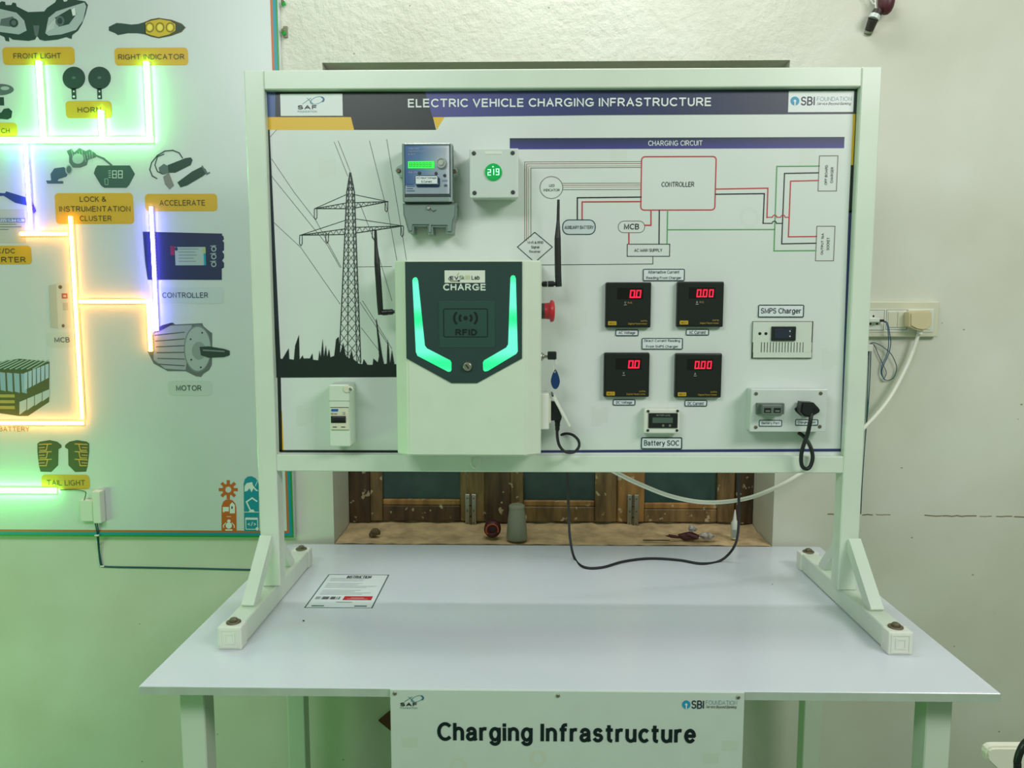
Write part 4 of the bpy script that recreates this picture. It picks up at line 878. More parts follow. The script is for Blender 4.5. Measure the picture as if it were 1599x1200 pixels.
def tag_plate(x0, y0, x1, y1, lines, name='name_tag', col=AMB, r=6, tcol=(70, 70, 40)):
    q = Print(Y=Y_BOARD, base=2); q.rr(x0, y0, x1, y1, r, col, 0) if col else None
    for t, a, b, c, d in lines: q.text(t, a, b, c, d, tcol, 2, .018)
    q.done(name, db)
tag_plate(3.5, 74, 117.5, 101, [('FRONT LIGHT', 21.5, 83, 95.5, 92)])
tag_plate(178.5, 75, 294.5, 102, [('RIGHT INDICATOR', 185, 84.5, 288, 93.5)])
tag_plate(102, 158, 175.5, 184.5, [('HORN', 121.5, 167.5, 158, 176)])
tag_plate(-60, 192, 28, 213, [('SWITCH', -24, 200.5, 15.5, 208.5)])
tag_plate(85, 302, 210, 350, [('LOCK &', 125, 307, 166, 315.5), ('INSTRUMENTATION', 93, 322, 204, 331), ('CLUSTER', 125, 337, 174.5, 345.5)])
tag_plate(226, 303, 340, 330, [('ACCELERATE', 249.5, 312.5, 320.5, 321.5)])
tag_plate(-70, 384, 50.5, 413, [('DC/DC', -13, 388, 23.5, 396.5), ('CONVERTER', -50, 401.5, 40.5, 410)])
tag_plate(72, 519, 118, 543, [('MCB', 85.5, 527, 109, 535)], col=(200, 206, 202), tcol=(86, 76, 50))
tag_plate(236, 449, 350, 474, [('CONTROLLER', 254, 457, 325, 465.5)], col=(196, 205, 208), tcol=(40, 60, 80))
tag_plate(262, 595, 332, 618, [('MOTOR', 275.5, 602, 314.5, 610.5)], col=(194, 204, 200), tcol=(40, 62, 52))
tag_plate(-60, 662, 62, 679, [('BATTERY', -1, 666.5, 46, 674)], col=None, tcol=(150, 120, 40))
tag_plate(64.5, 741.5, 141, 764.5, [('TAIL LIGHT', 73.5, 750, 133, 758.5)])
# headlight
p, n = sub('headlight_picture')
p.poly([(-23, 6), (-14, 2), (-4, 0), (0, 4), (3, 2), (8, 3), (9, 8), (18, 8), (20, 4), (25, 5), (26, 10), (36, 15), (44, 19), (69, 18), (74, 12), (86, 4), (88, 0), (92, -6), (98, -2), (100, 3), (105, 2), (107, -6), (114, -4), (120, 0), (133, 2), (137.5, 8), (134, 22), (128, 38), (122, 48), (113, 55), (112, 61), (108, 60), (104, 58), (90, 62), (70, 64), (62, 62), (58, 56), (55, 62), (45, 64), (20, 62), (14, 58), (15, 65), (9, 64), (7, 58), (-6, 52), (-15, 38), (-20, 22)], DK, 0)
p.poly([(71, 52), (76, 28), (88, 18), (132, 4), (135, 10), (130, 32), (119, 47), (96, 54), (76, 56)], LG, 1)
p.poly([(-20, 9), (0, 14), (26, 20), (38, 32), (42, 48), (30, 54), (0, 50), (-8, 44), (-15, 30)], LG, 1)
p.poly([(86, 28), (110, 14), (120, 22), (108, 38), (92, 42)], DK, 2); p.poly([(2, 30), (20, 26), (28, 34), (16, 42), (0, 40)], MG, 2)
p.oval(94, 33, 7, 8, MG, 3, 16); p.oval(94, 33, 4, 5, DK, 4, 14); p.oval(22, 36, 7, 7, DK, 3, 16); p.oval(22, 36, 4, 4, MG, 4, 12)
for i in range(6): p.line([(74+i*2, 50-i), (77+i*2, 40-i*2)], .8, WHT, 3)
p.poly([(112, 16), (117, 12), (119, 24), (114, 25)], WHT, 3); p.poly([(52, 40), (62, 40), (60, 56), (57, 57), (55, 56)], MG, 2)
p.done(n, db)
# indicator
p, n = sub('indicator_picture')
p.poly([(170, 42), (182, 36), (190, 36.5), (205, 38.5), (216, 37.5), (228, 34), (228, 54), (215, 52), (200, 52), (184, 55), (180, 52), (170, 48)], DK, 0)
p.poly([(226, 34.5), (236, 30), (248, 28), (268, 31), (284, 37), (290, 43), (284, 50), (268, 56), (248, 60), (236, 57.5), (227, 54)], (70, 70, 30), 0)
p.poly([(227, 36), (238, 32), (250, 30), (266, 33), (274, 38), (274, 48), (264, 54), (248, 58), (236, 55), (228, 52)], (206, 176, 30), 1)
for x in (234, 250, 266): p.oval(x, 43, 7, 8, (120, 110, 24), 2, 14, 0, 360, .78); p.oval(x, 43, 4, 5, (236, 214, 90), 2, 12)
p.poly([(276, 38), (284, 40), (288, 43.5), (280, 48), (276, 49)], DK, 2); p.done(n, db)
# horns
for cx in (115.5, 155.5):
    p, n = sub('horn_picture')
    p.oval(cx, 122, 17.8, 17.8, DK, 0, 30); p.oval(cx, 122, 13.5, 13.5, (46, 66, 64), 1, 26, 0, 360, .92); p.oval(cx, 121.5, 3, 2, MG, 1, 12)
    p.rect(cx-4, 138, cx+4.2, 155, DK, 0); p.oval(cx, 143, 1.4, 1.4, WHT, 1, 8); p.oval(cx, 151, 1.9, 1.9, WHT, 1, 8); p.done(n, db)
# switch (cut by the frame)
p, n = sub('switch_picture')
p.oval(0, 140, 22, 9, MG, 0, 18); p.oval(8, 138, 7, 3, LG, 1, 12); p.rect(-20, 152, 7, 165, DK, 0); p.poly([(-20, 176), (2, 176), (6, 170), (14, 169), (19.5, 174), (18, 184), (12, 187), (-20, 184)], DK, 0); p.done(n, db)
# lock + cluster
p, n = sub('lock_picture')
p.poly([(72, 282), (80, 282), (79, 272), (85, 263), (100, 261), (108, 268), (104, 276), (92, 280), (90, 283), (99, 283), (99, 287), (74, 287)], (70, 96, 110), 0)
p.poly([(104, 236), (112, 232), (116, 238), (124, 231), (134, 236), (140, 233), (150, 240), (150, 246), (138, 250), (136, 258), (126, 262), (114, 262), (108, 254), (108, 244)], MG, 0)
p.oval(122, 248, 9, 8, LG, 1, 16); p.oval(108, 265, 6, 8, LG, 1, 14); p.oval(108, 265, 4, 6, MG, 2, 12); p.line([(150, 243), (162, 248), (174, 258)], 3.2, MG, 0)
for i in range(9): p.line([(112+i*4, 234+(i*7) % 9), (116+i*3.6, 254-(i*5) % 8)], .7, LG, 2)
p.done(n, db)
p, n = sub('cluster_picture')
p.poly([(152, 258.5), (203, 258.5), (211, 272), (202, 289), (198, 293.5), (163, 293.5), (158, 290), (146.5, 271), (149, 263)], (62, 92, 84), 0)
for i in range(2): p.digit('8', 176+i*9.2, 267, 182+i*9.2, 278, 1, (205, 225, 215), 1)
for i in range(4): p.line([(170, 267+i*3.4), (173, 267+i*3.4)], .8, (190, 215, 205), 1)
p.rr(163.5, 279, 169.5, 289, 1, None, 0, .8, (150, 190, 170)); p.done(n, db)
# throttle grips
p, n = sub('throttle_picture')
p.line([(285, 247), (280, 239), (270, 235), (258, 236), (246, 243), (237, 254), (234, 265), (238, 275), (245, 279)], 1.8, DK, 0); p.line([(256, 241), (246, 245), (242, 258), (246, 268), (254, 272)], 1.6, DK, 0)
p.poly([(262, 258), (290, 247), (298, 246), (301, 250), (298, 258), (274, 270), (264, 270)], DK, 0); p.poly([(248, 262), (256, 256), (262, 259), (264, 270), (256, 273), (249, 268)], MG, 1)
p.poly([(255, 276), (264, 270), (272, 290), (265, 296), (258, 288)], (130, 130, 126), 1); p.poly([(277, 285), (300, 268), (314, 261), (321, 264), (324, 270), (316, 276), (292, 290), (282, 293)], DK, 0); p.line([(316, 260), (323, 272), (327, 270)], 2.4, MG, 1); p.done(n, db)
# DC-DC converter
p, n = sub('converter_picture')
p.rect(-40, 327, 41, 379.5, (196, 194, 178), 0); p.rect(-40, 341, 40.5, 347.5, (214, 222, 226), 1); p.rr(-40, 341, 40, 347.5, .5, None, 1, .9, (60, 80, 150)); p.text('DC-DC CONVERTER', -36, 342.3, 34, 346.2, (60, 80, 140), 3, .02)
for i in range(3): p.rect(-30, 350+i*4, (26, 34, 14)[i], 351.2+i*4, (110, 120, 130), 1)
p.poly([(-20, 300), (8, 302), (10, 299), (40, 308), (42, 321), (24, 317), (6, 306), (-20, 308)], (50, 70, 130), 2); p.poly([(44, 314), (49, 312), (55, 325), (57, 330), (53, 334), (50, 326)], (60, 40, 130), 2); p.done(n, db)
# controller
p, n = sub('controller_picture')
p.poly([(223, 362), (347, 365), (347, 368), (349, 369), (350, 374), (347.5, 376), (350, 379), (350, 391), (347, 393), (350, 397), (350, 403), (347, 407), (350, 411), (350, 418), (346.5, 420), (346.5, 437.5), (231, 437), (227, 410)], (40, 48, 84), 0)
p.rect(273, 386, 322, 414.5, LG, 1); p.rect(266, 384.5, 273, 398.5, (150, 40, 90), 1); p.rect(318, 396, 322, 414.5, (20, 150, 170), 2); p.rect(317, 387, 321.5, 395, (180, 180, 120), 2); p.oval(275.5, 389, 2.5, 3, (40, 50, 110), 2, 10)
for i in range(5): p.rect(279, 388.6+i*4.8, 310-(i*5) % 8, 389.6+i*4.8, (110, 130, 140), 2)
for i in range(3): p.oval(334, 389+i*12, 4.2, 4.4, (160, 168, 176), 1, 14, 0, 360, .6); p.line([(329, 384.5+i*12), (337, 384+i*12)], 1.2, (160, 168, 176), 1)
p.done(n, db)
# breaker picture
p, n = sub('mcb_picture')
p.poly([(76, 446), (92, 441), (108, 444), (111, 512), (94, 515), (79, 512)], (206, 206, 196), 0); p.poly([(76, 446), (88, 444), (91, 514), (79, 512)], (186, 188, 176), 1)
p.rect(96.5, 458.5, 106, 466.5, (190, 90, 60), 2); p.rect(99, 461, 104, 464.5, (214, 190, 170), 3); p.oval(94.5, 448.5, 3, 3, (110, 90, 60), 2, 12); p.oval(99, 509, 2.4, 2.8, (120, 90, 70), 2, 10); p.rect(98, 473, 107, 485, (186, 184, 170), 2); p.done(n, db)
# battery pack
p, n = sub('battery_picture')
p.poly([(-40, 566), (0, 565.5), (30, 560.5), (77.5, 565), (77, 628), (44, 650), (30, 650), (-40, 640)], (92, 92, 56), 0)
p.poly([(-40, 566), (0, 566), (30, 561), (77.5, 565.5), (38, 580), (-40, 576)], (72, 92, 70), 1)
for i in range(9): p.line([(-20+i*9, 576.5), (12+i*8, 562.5)], 1.6, (168, 186, 170), 2)
for i in range(6): x = -22+i*11; p.poly([(x, 580+i*.7), (x+8.5, 581+i*.7), (x+9.5, 609+i*1.2), (x+1.5, 607+i*1.2)], (150, 178, 196), 2)
for i in range(6): x = 38+i*6.6; p.poly([(x, 583-i*2.6), (x+5.6, 581-i*2.6), (x+5.4, 607-i*3.4), (x+.4, 610-i*3.4)], (176, 196, 212), 3)
for i in range(4): x = 31+i*12; p.poly([(x, 628-i*5.2), (x+11, 623.5-i*5.2), (x+11, 640-i*7), (x, 648-i*7)], (190, 200, 200), 4)
for i in range(3): p.rect(-30, 616+i*9, 24, 621+i*9, (176, 164, 80), 5)
p.done(n, db)
# motor
p, n = sub('motor_picture')
p.poly([(231, 550), (240, 520), (246, 512), (262, 506), (270, 504), (274, 507), (316, 505), (318, 510), (329, 519), (331.5, 520), (331.5, 543), (331, 570), (327, 578), (318, 584), (314, 589), (306, 588), (290, 580), (262, 580), (240, 568)], (104, 110, 112), 0)
p.poly([(240, 522), (262, 509), (300, 508), (290, 578), (258, 576), (240, 562)], (164, 166, 176), 1)
for i in range(6): p.line([(242+i*1.2, 524+i*9), (288, 519+i*10.5)], 1.5, (86, 90, 98), 2)
p.oval(309, 545, 21.5, 37, (168, 178, 178), 2, 30); p.oval(309, 545, 21.5, 37, (120, 130, 130), 3, 30, 0, 360, .93); p.oval(311, 548, 11, 14, (138, 150, 148), 3, 20); p.poly([(312, 542), (326, 541), (350, 545), (359, 548), (359, 555), (350, 558), (326, 559), (314, 555)], (48, 60, 58), 4); p.line([(318, 547), (350, 549)], 2, (128, 140, 138), 5)
p.poly([(242, 515), (254, 508), (268, 504), (272, 506), (262, 511), (246, 519)], (60, 50, 84), 3)
for x, y in ((316, 520), (314, 574), (298, 530), (299, 562)): p.oval(x, y, 1.5, 1.5, DK, 4, 8)
p.done(n, db)
# tail lights
for sgn, cx in ((1, 77.5), (-1, 120.5)):
    p, n = sub('tail_light_picture'); f_ = lambda x: cx+sgn*x
    q = [(-19, 693), (-15, 690), (0, 687.5), (12, 690), (18.5, 695), (19, 699), (14, 702), (13.5, 727), (3, 737.5), (-14, 737), (-16.5, 728), (-19, 706)]
    p.poly([(f_(x), y) for x, y in q], (70, 70, 44), 0)
    for i in range(3):
        y = 693.5+i*12
        p.line([(f_(-16), y+1), (f_(3), y)], 1.4, (220, 170, 90), 1); p.line([(f_(-16), y+6), (f_(-8), y+5.5)], 1.4, (220, 150, 90), 1); p.line([(f_(-3), y+1), (f_(-5), y+10), (f_(-15), y+10)], 1.6, (214, 160, 70), 1)
    p.done(n, db)
# icon columns
p, n = sub('gear_icon'); OR = (196, 96, 36); TL = (14, 140, 160)
p.oval(356.5, 765, 9.2, 9.2, OR, 0, 28, 0, 360, .52)
for i in range(8): a = i*math.pi/4; p.line([(356.5+8*math.cos(a), 765+8*math.sin(a)), (356.5+12.6*math.cos(a), 765+12.6*math.sin(a))], 5, OR, 0)
p.done(n, db)
p, n = sub('orange_icon_column')
p.poly([(346, 830), (346, 791), (348.5, 784), (353, 780.5), (358, 780), (363.5, 782), (367.5, 787), (369, 793), (369.5, 830)], OR, 0)
p.poly([(348, 792), (357.5, 792), (357.5, 799), (351, 799), (349.5, 801), (348, 799)], WHT, 1); p.poly([(359, 789), (362.5, 784.5), (367, 789), (367, 802), (359, 802)], WHT, 1); p.oval(362.5, 793, 1.2, 2.4, DK, 2, 8)
p.oval(357.5, 821, 4.8, 5, WHT, 1, 18); p.oval(357.5, 814, 2.8, 2.4, WHT, 1, 14); p.line([(352.5, 817), (349, 821), (349.5, 824)], 1.3, WHT, 1); p.line([(362.5, 817), (366, 821), (366, 824)], 1.3, WHT, 1); p.line([(353, 828), (362, 828)], 2.2, WHT, 1); p.line([(354.5, 807), (361, 807)], .8, WHT, 1); p.done(n, db)
p, n = sub('teal_icon_column')
p.poly([(381.5, 830), (380.5, 755), (382.5, 748.5), (387, 744.5), (393, 744), (399, 747), (403, 752), (404, 757), (405, 830)], TL, 0)
p.poly([(382, 760), (385, 755), (394, 753), (395, 758), (400, 764), (404, 767), (400, 767), (396, 763), (393, 769), (390, 763), (386, 767), (382, 768)], WHT, 1); p.line([(399, 759), (402, 752)], 1, WHT, 1)
p.line([(391, 797), (385, 784), (394, 778), (401, 783)], 2.2, WHT, 1); p.poly([(388, 800), (391, 796), (396, 796), (398, 800)], WHT, 1); p.line([(382, 800), (404, 800)], 1, WHT, 1)
p.rr(383, 808.5, 403.5, 827.5, 1, None, 0, 1.2, WHT); p.rect(383.5, 809, 403, 812, WHT, 3); p.text('</>', 387, 815, 400, 822, WHT, 2, .02); p.oval(402, 826, 2.6, 2.6, WHT, 4, 12); p.done(n, db)

# ---- LED strips on the board (silicone channel, glowing core)
GRNL = mat('green_led_core', (200, 255, 200), .4, emit=(.20, 1.0, .25), estr=75)
BLUL = mat('violet_led_core', (220, 220, 255), .4, emit=(.20, .14, 1.0), estr=125)
ORAL = mat('orange_led_core', (255, 230, 190), .4, emit=(1.0, .36, .06), estr=52)
GRNS = mat('green_led_channel', (150, 230, 130), .4, emit=(.30, 1.0, .22), estr=1.0)
BLUS = mat('violet_led_channel', (150, 140, 240), .4, emit=(.30, .25, 1.0), estr=1.0)
ORAS = mat('orange_led_channel', (240, 190, 110), .4, emit=(1.0, .55, .08), estr=1.0)
STRIPS = []
def led(x0, y0, x1, y1, w, core, side, label):
    a = at(x0, y0, Y_BOARD); b = at(x1, y1, Y_BOARD); 
    if abs(x1-x0) < abs(y1-y0): b.x = a.x = (a.x+b.x)/2
    else: b.z = a.z = (a.z+b.z)/2
    a.y = b.y = Y_BOARD
    t = thing('led_strip', label, 'LED strip', (a+b)/2, 'LED strips on the wall board')
    d = (b-a).normalized(); n = Vector((-d.z, 0, d.x)); g = MB(); up = Vector((0, -1, 0)); w2 = w/2
    prof = [(-w2, .0004), (-w2*.9, .0035), (-w2*.55, .0045), (w2*.55, .0045), (w2*.9, .0035), (w2, .0004)]
    # channel with the small bumps of each diode along its edges
    L = (b-a).length; m = max(2, int(L/.0042)); rings = []
    for i in range(m+1):
        k = 1.0 if i % 2 else .86
        rings.append([a+d*(L*i/m)+n*(q*k)+up*h for q, h in prof])
    g.loft(rings); obj('channel', g, side, t)
    g = MB(); r_ = w2*.62; pr = [(-r_*math.cos(math.radians(t)), .0040+r_*math.sin(math.radians(t))) for t in range(0, 181, 30)]
    g.loft([[q+n*x_+up*h for x_, h in pr] for q in (a+d*.001, b-d*.001)]); obj('diode_row', g, core, t)
WG, WO = .021, .0145
led(-60, 219.5, 241, 219, WG, GRNL, GRNS, 'long horizontal green LED strip below the headlight and horns')
led(61, 96, 70, 214, WG, GRNL, GRNS, 'vertical green LED strip rising to the Front Light tag')
led(158, 173, 161, 214, WG, GRNL, GRNS, 'short vertical green LED strip rising to the Horn tag')
led(228, 97, 236, 214, WG, GRNL, GRNS, 'vertical green LED strip rising to the Right Indicator tag')
led(-60, 766, 90, 766, WG, GRNL, GRNS, 'horizontal green LED strip ending at the Tail Light tag')
led(41, 226, 50, 359, .014, BLUL, BLUS, 'blue violet LED strip dropping to the DC converter')
led(236, 323, 247, 517, .0135, BLUL, BLUS, 'blue violet LED strip crossing the controller picture')
led(33, 365, 108, 366, WO, ORAL, ORAS, 'short horizontal orange LED strip beside the DC converter')
led(110, 338, 131, 655, WO, ORAL, ORAS, 'long vertical orange LED strip beside the MCB picture')
led(125, 471, 228, 471, WO, ORAL, ORAS, 'horizontal orange LED strip below the controller picture')
led(233, 477, 236, 549, WO, ORAL, ORAS, 'short vertical orange LED strip ending at the motor picture')
led(-60, 660.5, 133, 660.5, WO, ORAL, ORAS, 'horizontal orange LED strip above the Battery lettering')
led(-220, 96, -212, 214, WG, GRNL, GRNS, 'added unseen vertical green LED strip at the far left of the wall board')  # this and the next two: strips added out of view for the green cast
led(-260, 219.5, -70, 219.5, WG, GRNL, GRNS, 'added unseen horizontal green LED strip at the far left of the wall board')
led(-260, 766, -70, 766, WG, GRNL, GRNS, 'added unseen low horizontal green LED strip at the far left of the wall board')
# ---- driver box and its cable
YDv = Y_BOARD-.026
dv = thing('wire_junction_box', 'small white wire box on the board beside the Tail Light tag', 'junction box', (at(140, 800, Y_BOARD).x, Y_BOARD, at(140, 818, Y_BOARD).z))
a = at(124, 782, Y_BOARD-.018); b = at(146, 815, Y_BOARD-.018)
obj('base', MB().box(a.x, b.x, Y_BOARD-.018, Y_BOARD-.0005, b.z, a.z, .002), WHITEPL, dv)
a = at(143, 768, YDv); b = at(158, 818, YDv); obj('cover', MB().box(a.x, b.x, YDv, Y_BOARD-.001, b.z, a.z, .002), WHITEPL, dv)
obj('input_wire', MB().tube([at(94, 765.5, Y_BOARD-.004), at(115, 765, Y_BOARD-.006), at(130, 767, Y_BOARD-.012), at(134, 771, Y_BOARD-.016), at(131, 783, Y_BOARD-.014)], .0013, 6), mat('green_wire', (60, 110, 60), .5), dv)
wc = thing('wall_cable', 'thin teal cable running from the wire box along the wall', 'cable', (at(155, 885, Y_WALL).x, Y_WALL, at(155, 888, Y_WALL).z))
for o_ in (-1, 1): obj('wire', MB().tube([at(149.5+o_*1.6, 815, Y_BOARD-.012), at(152+o_*1.2, 828, Y_BOARD-.005), at(153.5+o_*.9, 846, 2.036), at(155+o_*.6, 864, 2.045), at(158+o_, 882, 2.046), at(163, 885.5+o_*.4, 2.047), at(230, 887+o_*.6, 2.047), at(300, 888.3+o_*.5, 2.047), at(400, 890.5+o_*.5, 2.046), at(470, 890+o_*.5, 2.046)], .0016, 6), TEALWIRE, wc)
for x, y, Yc in ((152.5, 836, Y_BOARD), (155, 849, Y_WALL), (161, 884, Y_WALL)):
    c = at(x, y, Yc); obj('cable_clip', MB().box(c.x-.006, c.x+.006, Yc-.007, Yc-.0002, c.z-.002, c.z+.0025, .001, 1), WHITEPL, wc)

# ================================================================== SMALLER THINGS
# ---- sign on the table front
YSg = TY0-.0045
sg = thing('hanging_sign', 'white sign reading Charging Infrastructure fixed to the table front edge', 'sign', (0, TY0, .35))
a = at(609, 1078, YSg); b = at(1163, 1082, YSg)
obj('sheet', MB().box(a.x, b.x, YSg, TY0-.0003, .36, .7505, .0008, 1), PLYW, sg)
p = Print(Y=YSg); saf_logo(p, 625, 1086, 663, 1107, 2); sbi_logo(p, 1065, 1094, 1151, 1107, 2); p.done('logo_print', sg)
p = Print(Y=YSg); p.text('Charging Infrastructure', 683, 1131.5, 1087, 1164, (10, 28, 34), 2, .042); p.done('sign_lettering', sg)
for i, (x, y) in enumerate(((840, 1185), (715, 1196), (1140, 1165), (1110, 1185), (640, 1160))):
    p = Print(Y=YSg, base=.5)
    if i < 2: p.oval(x, y, 13, 13, (204, 212, 194), 0, 20, 0, 360, .6)
    else: p.rect(x-12, y-8, x+12, y+8, (198, 212, 196))
    p.done('watermark', sg)
for x, y in ((616.5, 1083), (871, 1086.5), (1152.5, 1089)): obj('screw', dot(MB(), x, y, YSg, .0035), STEEL, sg)
# ---- instruction sheet lying on the table
ins = thing('instruction_sheet', 'white instruction sheet with dark border taped onto the table', 'paper', (-.485, 1.69, Z_TABLE))
obj('sheet', MB().box(-.5615, -.4095, 1.585, 1.793, Z_TABLE+.0001, Z_TABLE+.0006), PAPER, ins)
p = Print(Z=Z_TABLE+.0006)
def prect(x0, y0, x1, y1, c, L=0): p.tri([(x0, y0), (x1, y0), (x1, y1), (x0, y1)], [(0, 1, 2, 3)], c, L)
px0, px1, py0, py1 = -.5615, -.4095, 1.585, 1.793; bw = .0028; BC = (70, 90, 96)
prect(px0, py0, px1, py0+bw, BC); prect(px0, py1-bw, px1, py1, BC); prect(px0, py0, px0+bw, py1, BC); prect(px1-bw, py0, px1, py1, BC)
a, b = p.uv((541, 904)), p.uv((583, 899.5))
p.text('INSTRUCTION', 541, 899.8, 581, 903.8, (50, 60, 66), 1, .03)
random.seed(5)
for i in range(13):
    yy = 1.765-i*.0085; x1 = px1-.016-random.random()*.05
    prect(px0+.013, yy, x1, yy+.0016, (150, 160, 164), 1) if i not in (3, 8) else None
prect(-.487, 1.6300, -.4215, 1.6525, (190, 30, 40), 1)
prect(-.470, 1.6400, -.440, 1.6425, (226, 180, 180), 2); prect(-.478, 1.6340, -.430, 1.6360, (226, 180, 180), 2)
xx = -.552
for wdt, g in ((.012, 150), (.004, 190), (.016, 90), (.003, 190), (.012, 80), (.006, 170), (.005, 110)):
    prect(xx, 1.6335, xx+wdt-.0012, 1.649, (g, g+6, g+8), 1); xx += wdt
prect(-.498, 1.6165, -.462, 1.6190, (110, 120, 124), 1); prect(-.548, 1.593, -.520, 1.599, (90, 130, 110), 1); prect(-.452, 1.593, -.424, 1.599, (90, 110, 120), 1)
p.done('sheet_print', ins, PAPERPRINT)
# pencil marks on the table top
p = Print(Z=Z_TABLE, base=.6)
p.oval(474, 970, 1.8, 1.3, (40, 44, 44), 0, 8); p.oval(1206, 913, 1.2, .9, (110, 116, 116), 0, 8); p.done('mark', top)
# ---- cables
def cable(name, label, pts, r, m, seg=10):
    q = [at(*c) for c in pts]; zc = min(v.z for v in q); c0_ = min(q, key=lambda v: v.z)
    return tag(obj(name, MB().tube(q, r, seg, 8), m, None, (c0_.x, c0_.y, c0_.z)), label, 'cable')
def tz(px, py, r): v = atz(px, py, Z_TABLE+r); return (px, py, v.y)
cable('power_cable', 'black cable drooping from the stand across the white tabletop', [(882, 700, 1.64), (886, 745, 1.68), (888, 800, 1.74), (890, 840, 1.84), tz(897, 872, .0036), tz(912, 886, .0036), tz(940, 886.5, .0036), tz(975, 877, .0036), tz(1015, 872.5, .0036), tz(1060, 875, .0036), tz(1095, 880.5, .0036), tz(1125, 876, .0036), (1146, 855, 1.89), (1153, 825, 1.82), (1153.5, 770, 1.74), (1152, 700, 1.66)], .0033, RUBBER)
cable('white_mains_cable', 'white cable sagging across the window from stand to wall socket', [(900, 705, 1.66), (965, 740, 1.68), (1000, 757, 1.70), (1050, 776, 1.72), (1105, 785, 1.74), (1165, 779, 1.77), (1215, 760, 1.80), (1250, 740, 1.83), (1310, 702, 1.90), (1350, 668, 1.96), (1388, 624, 2.00), (1417, 570, 2.02), (1430, 535, 2.024), (1437, 512, 2.022)], .0050, WHITECABLE)
# ---- sill things
def sx(px, py, Y): return at(px, py, Y)
ZS = OZ0+.010
tm = thing('glass_tumbler', 'frosted glass tumbler standing upside down on the sill', 'tumbler', (at(807, 848, 2.085).x, 2.085, ZS))
c = at(807, 845, 2.085); zt_ = at(807, 788, 2.085).z
k = (c.y)/F_PX
g = MB().lathe((c.x, 2.085, ZS), (0, 0, 1), [(0, 16.5*k*1.0), (.004, 17*k), ((zt_-ZS)*.55, 14.5*k), ((zt_-ZS)*.88, 12.2*k), ((zt_-ZS)*.97, 11.5*k), (zt_-ZS, 9.5*k)], 24); obj('glass', g, FROST, tm)
obj('foot_ring', MB().lathe((c.x, 2.085, zt_-.009), (0, 0, 1), [(0, 12.6*k), (.004, 12.9*k), (.007, 11.8*k)], 24), FROST, tm)
obj('paper_slip', MB().box(c.x-.030, c.x+.030, 2.052, 2.058, OZ0-.004, ZS+.001), PAPER, tm) if False else None
rb = thing('red_reel', 'round maroon and orange plastic reel on the sill beside the tumbler', 'reel', (at(769, 845, 2.10).x, 2.10, ZS))
c = at(769, 834, 2.10); r_ = 13.5*2.1/F_PX; c.z = max(c.z, ZS+r_)
obj('drum', MB().lathe((c.x, 2.118, c.z), (0, -1, 0), [(0, r_*.8), (.006, r_), (.024, r_), (.030, r_*.82), (.031, r_*.45), (.026, r_*.4)], 22), MAROON, rb)
obj('orange_band', MB().tube([(c.x+r_*.72*math.cos(t), 2.0855, c.z+r_*.72*math.sin(t)) for t in [math.radians(-20+i*20) for i in range(13)]], .002, 6, 3), mat('orange_plastic', (200, 90, 36), .4), rb)
gb = thing('glue_bottle', 'small white dropper bottle with pointed nozzle at sill right end', 'bottle', (at(1146, 846, 2.10).x, 2.10, ZS))
c = at(1146.5, 840, 2.10); k = 2.1/F_PX
obj('bottle', MB().lathe((c.x, 2.10, ZS), (0, 0, 1), [(0, 5.3*k), (.002, 5.8*k), (.045, 5.8*k), (.051, 4*k), (.055, 3*k)], 16), WHITEPL, gb)
obj('nozzle', MB().lathe((c.x, 2.10, ZS+.054), (0, 0, 1), [(0, 2.9*k), (.008, 2.6*k), (.03, .9*k)], 12), WHITECABLE, gb)
p = Print(Y=2.10-5.9*k); p.rect(1143.5, 828, 1149.5, 840, (150, 160, 150)); p.done('bottle_label', gb)
mt = thing('maroon_scrap', 'broken maroon plastic fitting with white patches lying on the sill', 'scrap', (at(1080, 845, 2.085).x, 2.085, ZS))
def blob(px, py, Y, w, h, m, name, rz=0):
    c = at(px, py, Y); k = Y/F_PX; g = MB().sphere((0, 0, 0), 1, w*k/2, min(w, h)*k*.5, h*k/2, 10)
    for v in g.v: 
        v *= 1+.22*math.sin(v.x*900+v.z*700); x_, z_ = v.x, v.z; v.x = x_*math.cos(rz)-z_*math.sin(rz)+c.x; v.z = x_*math.sin(rz)+z_*math.cos(rz)+c.z; v.y += c.y
    up_ = max(0, ZS-.001-min(v.z for v in g.v))
    for v in g.v: v.z += up_
    for i in range(len(g.sm)): g.sm[i] = False
    return g
obj('stem', blob(1054, 838.5, 2.085, 30, 5, MAROON, '', -.15), MAROON, mt); obj('body', blob(1078, 843, 2.085, 36, 13, MAROON, ''), MAROON, mt); obj('broken_end', blob(1104, 841, 2.085, 26, 12, None, ''), mat('chipped_white', (196, 186, 180), .7, noise=.7, nscale=120), mt); obj('tab', blob(1081, 826, 2.085, 14, 11, None, '', .2), mat('chipped_white2', (200, 190, 186), .7, noise=.6, nscale=160), mt)
tg = MB(); 
for pts in ([(1004, 846), (1012, 850), (1028, 851), (1046, 851.5)], [(1006, 850), (1016, 851), (1030, 852)]): tg.tube([Vector((at(x, y, 2.075).x, 2.075, max(at(x, y, 2.075).z, ZS)+.001)) for x, y in pts], .0016, 6)
c = at(1020, 850, 2.075); tag(obj('twig', tg, mat('dark_twig', (40, 36, 26), .8), None, (c.x, 2.075, ZS)), 'dark twig lying at the front of the sill', 'twig')
c = at(586, 840, 2.10); g = blob(586, 840, 2.10, 20, 13, None, '', .4); tag(obj('debris_clump', g, mat('brown_clump', (112, 94, 66), .9, noise=.5, nscale=90), None, (c.x, 2.10, ZS)), 'crumbled brown lump at the left end of the sill', 'debris')
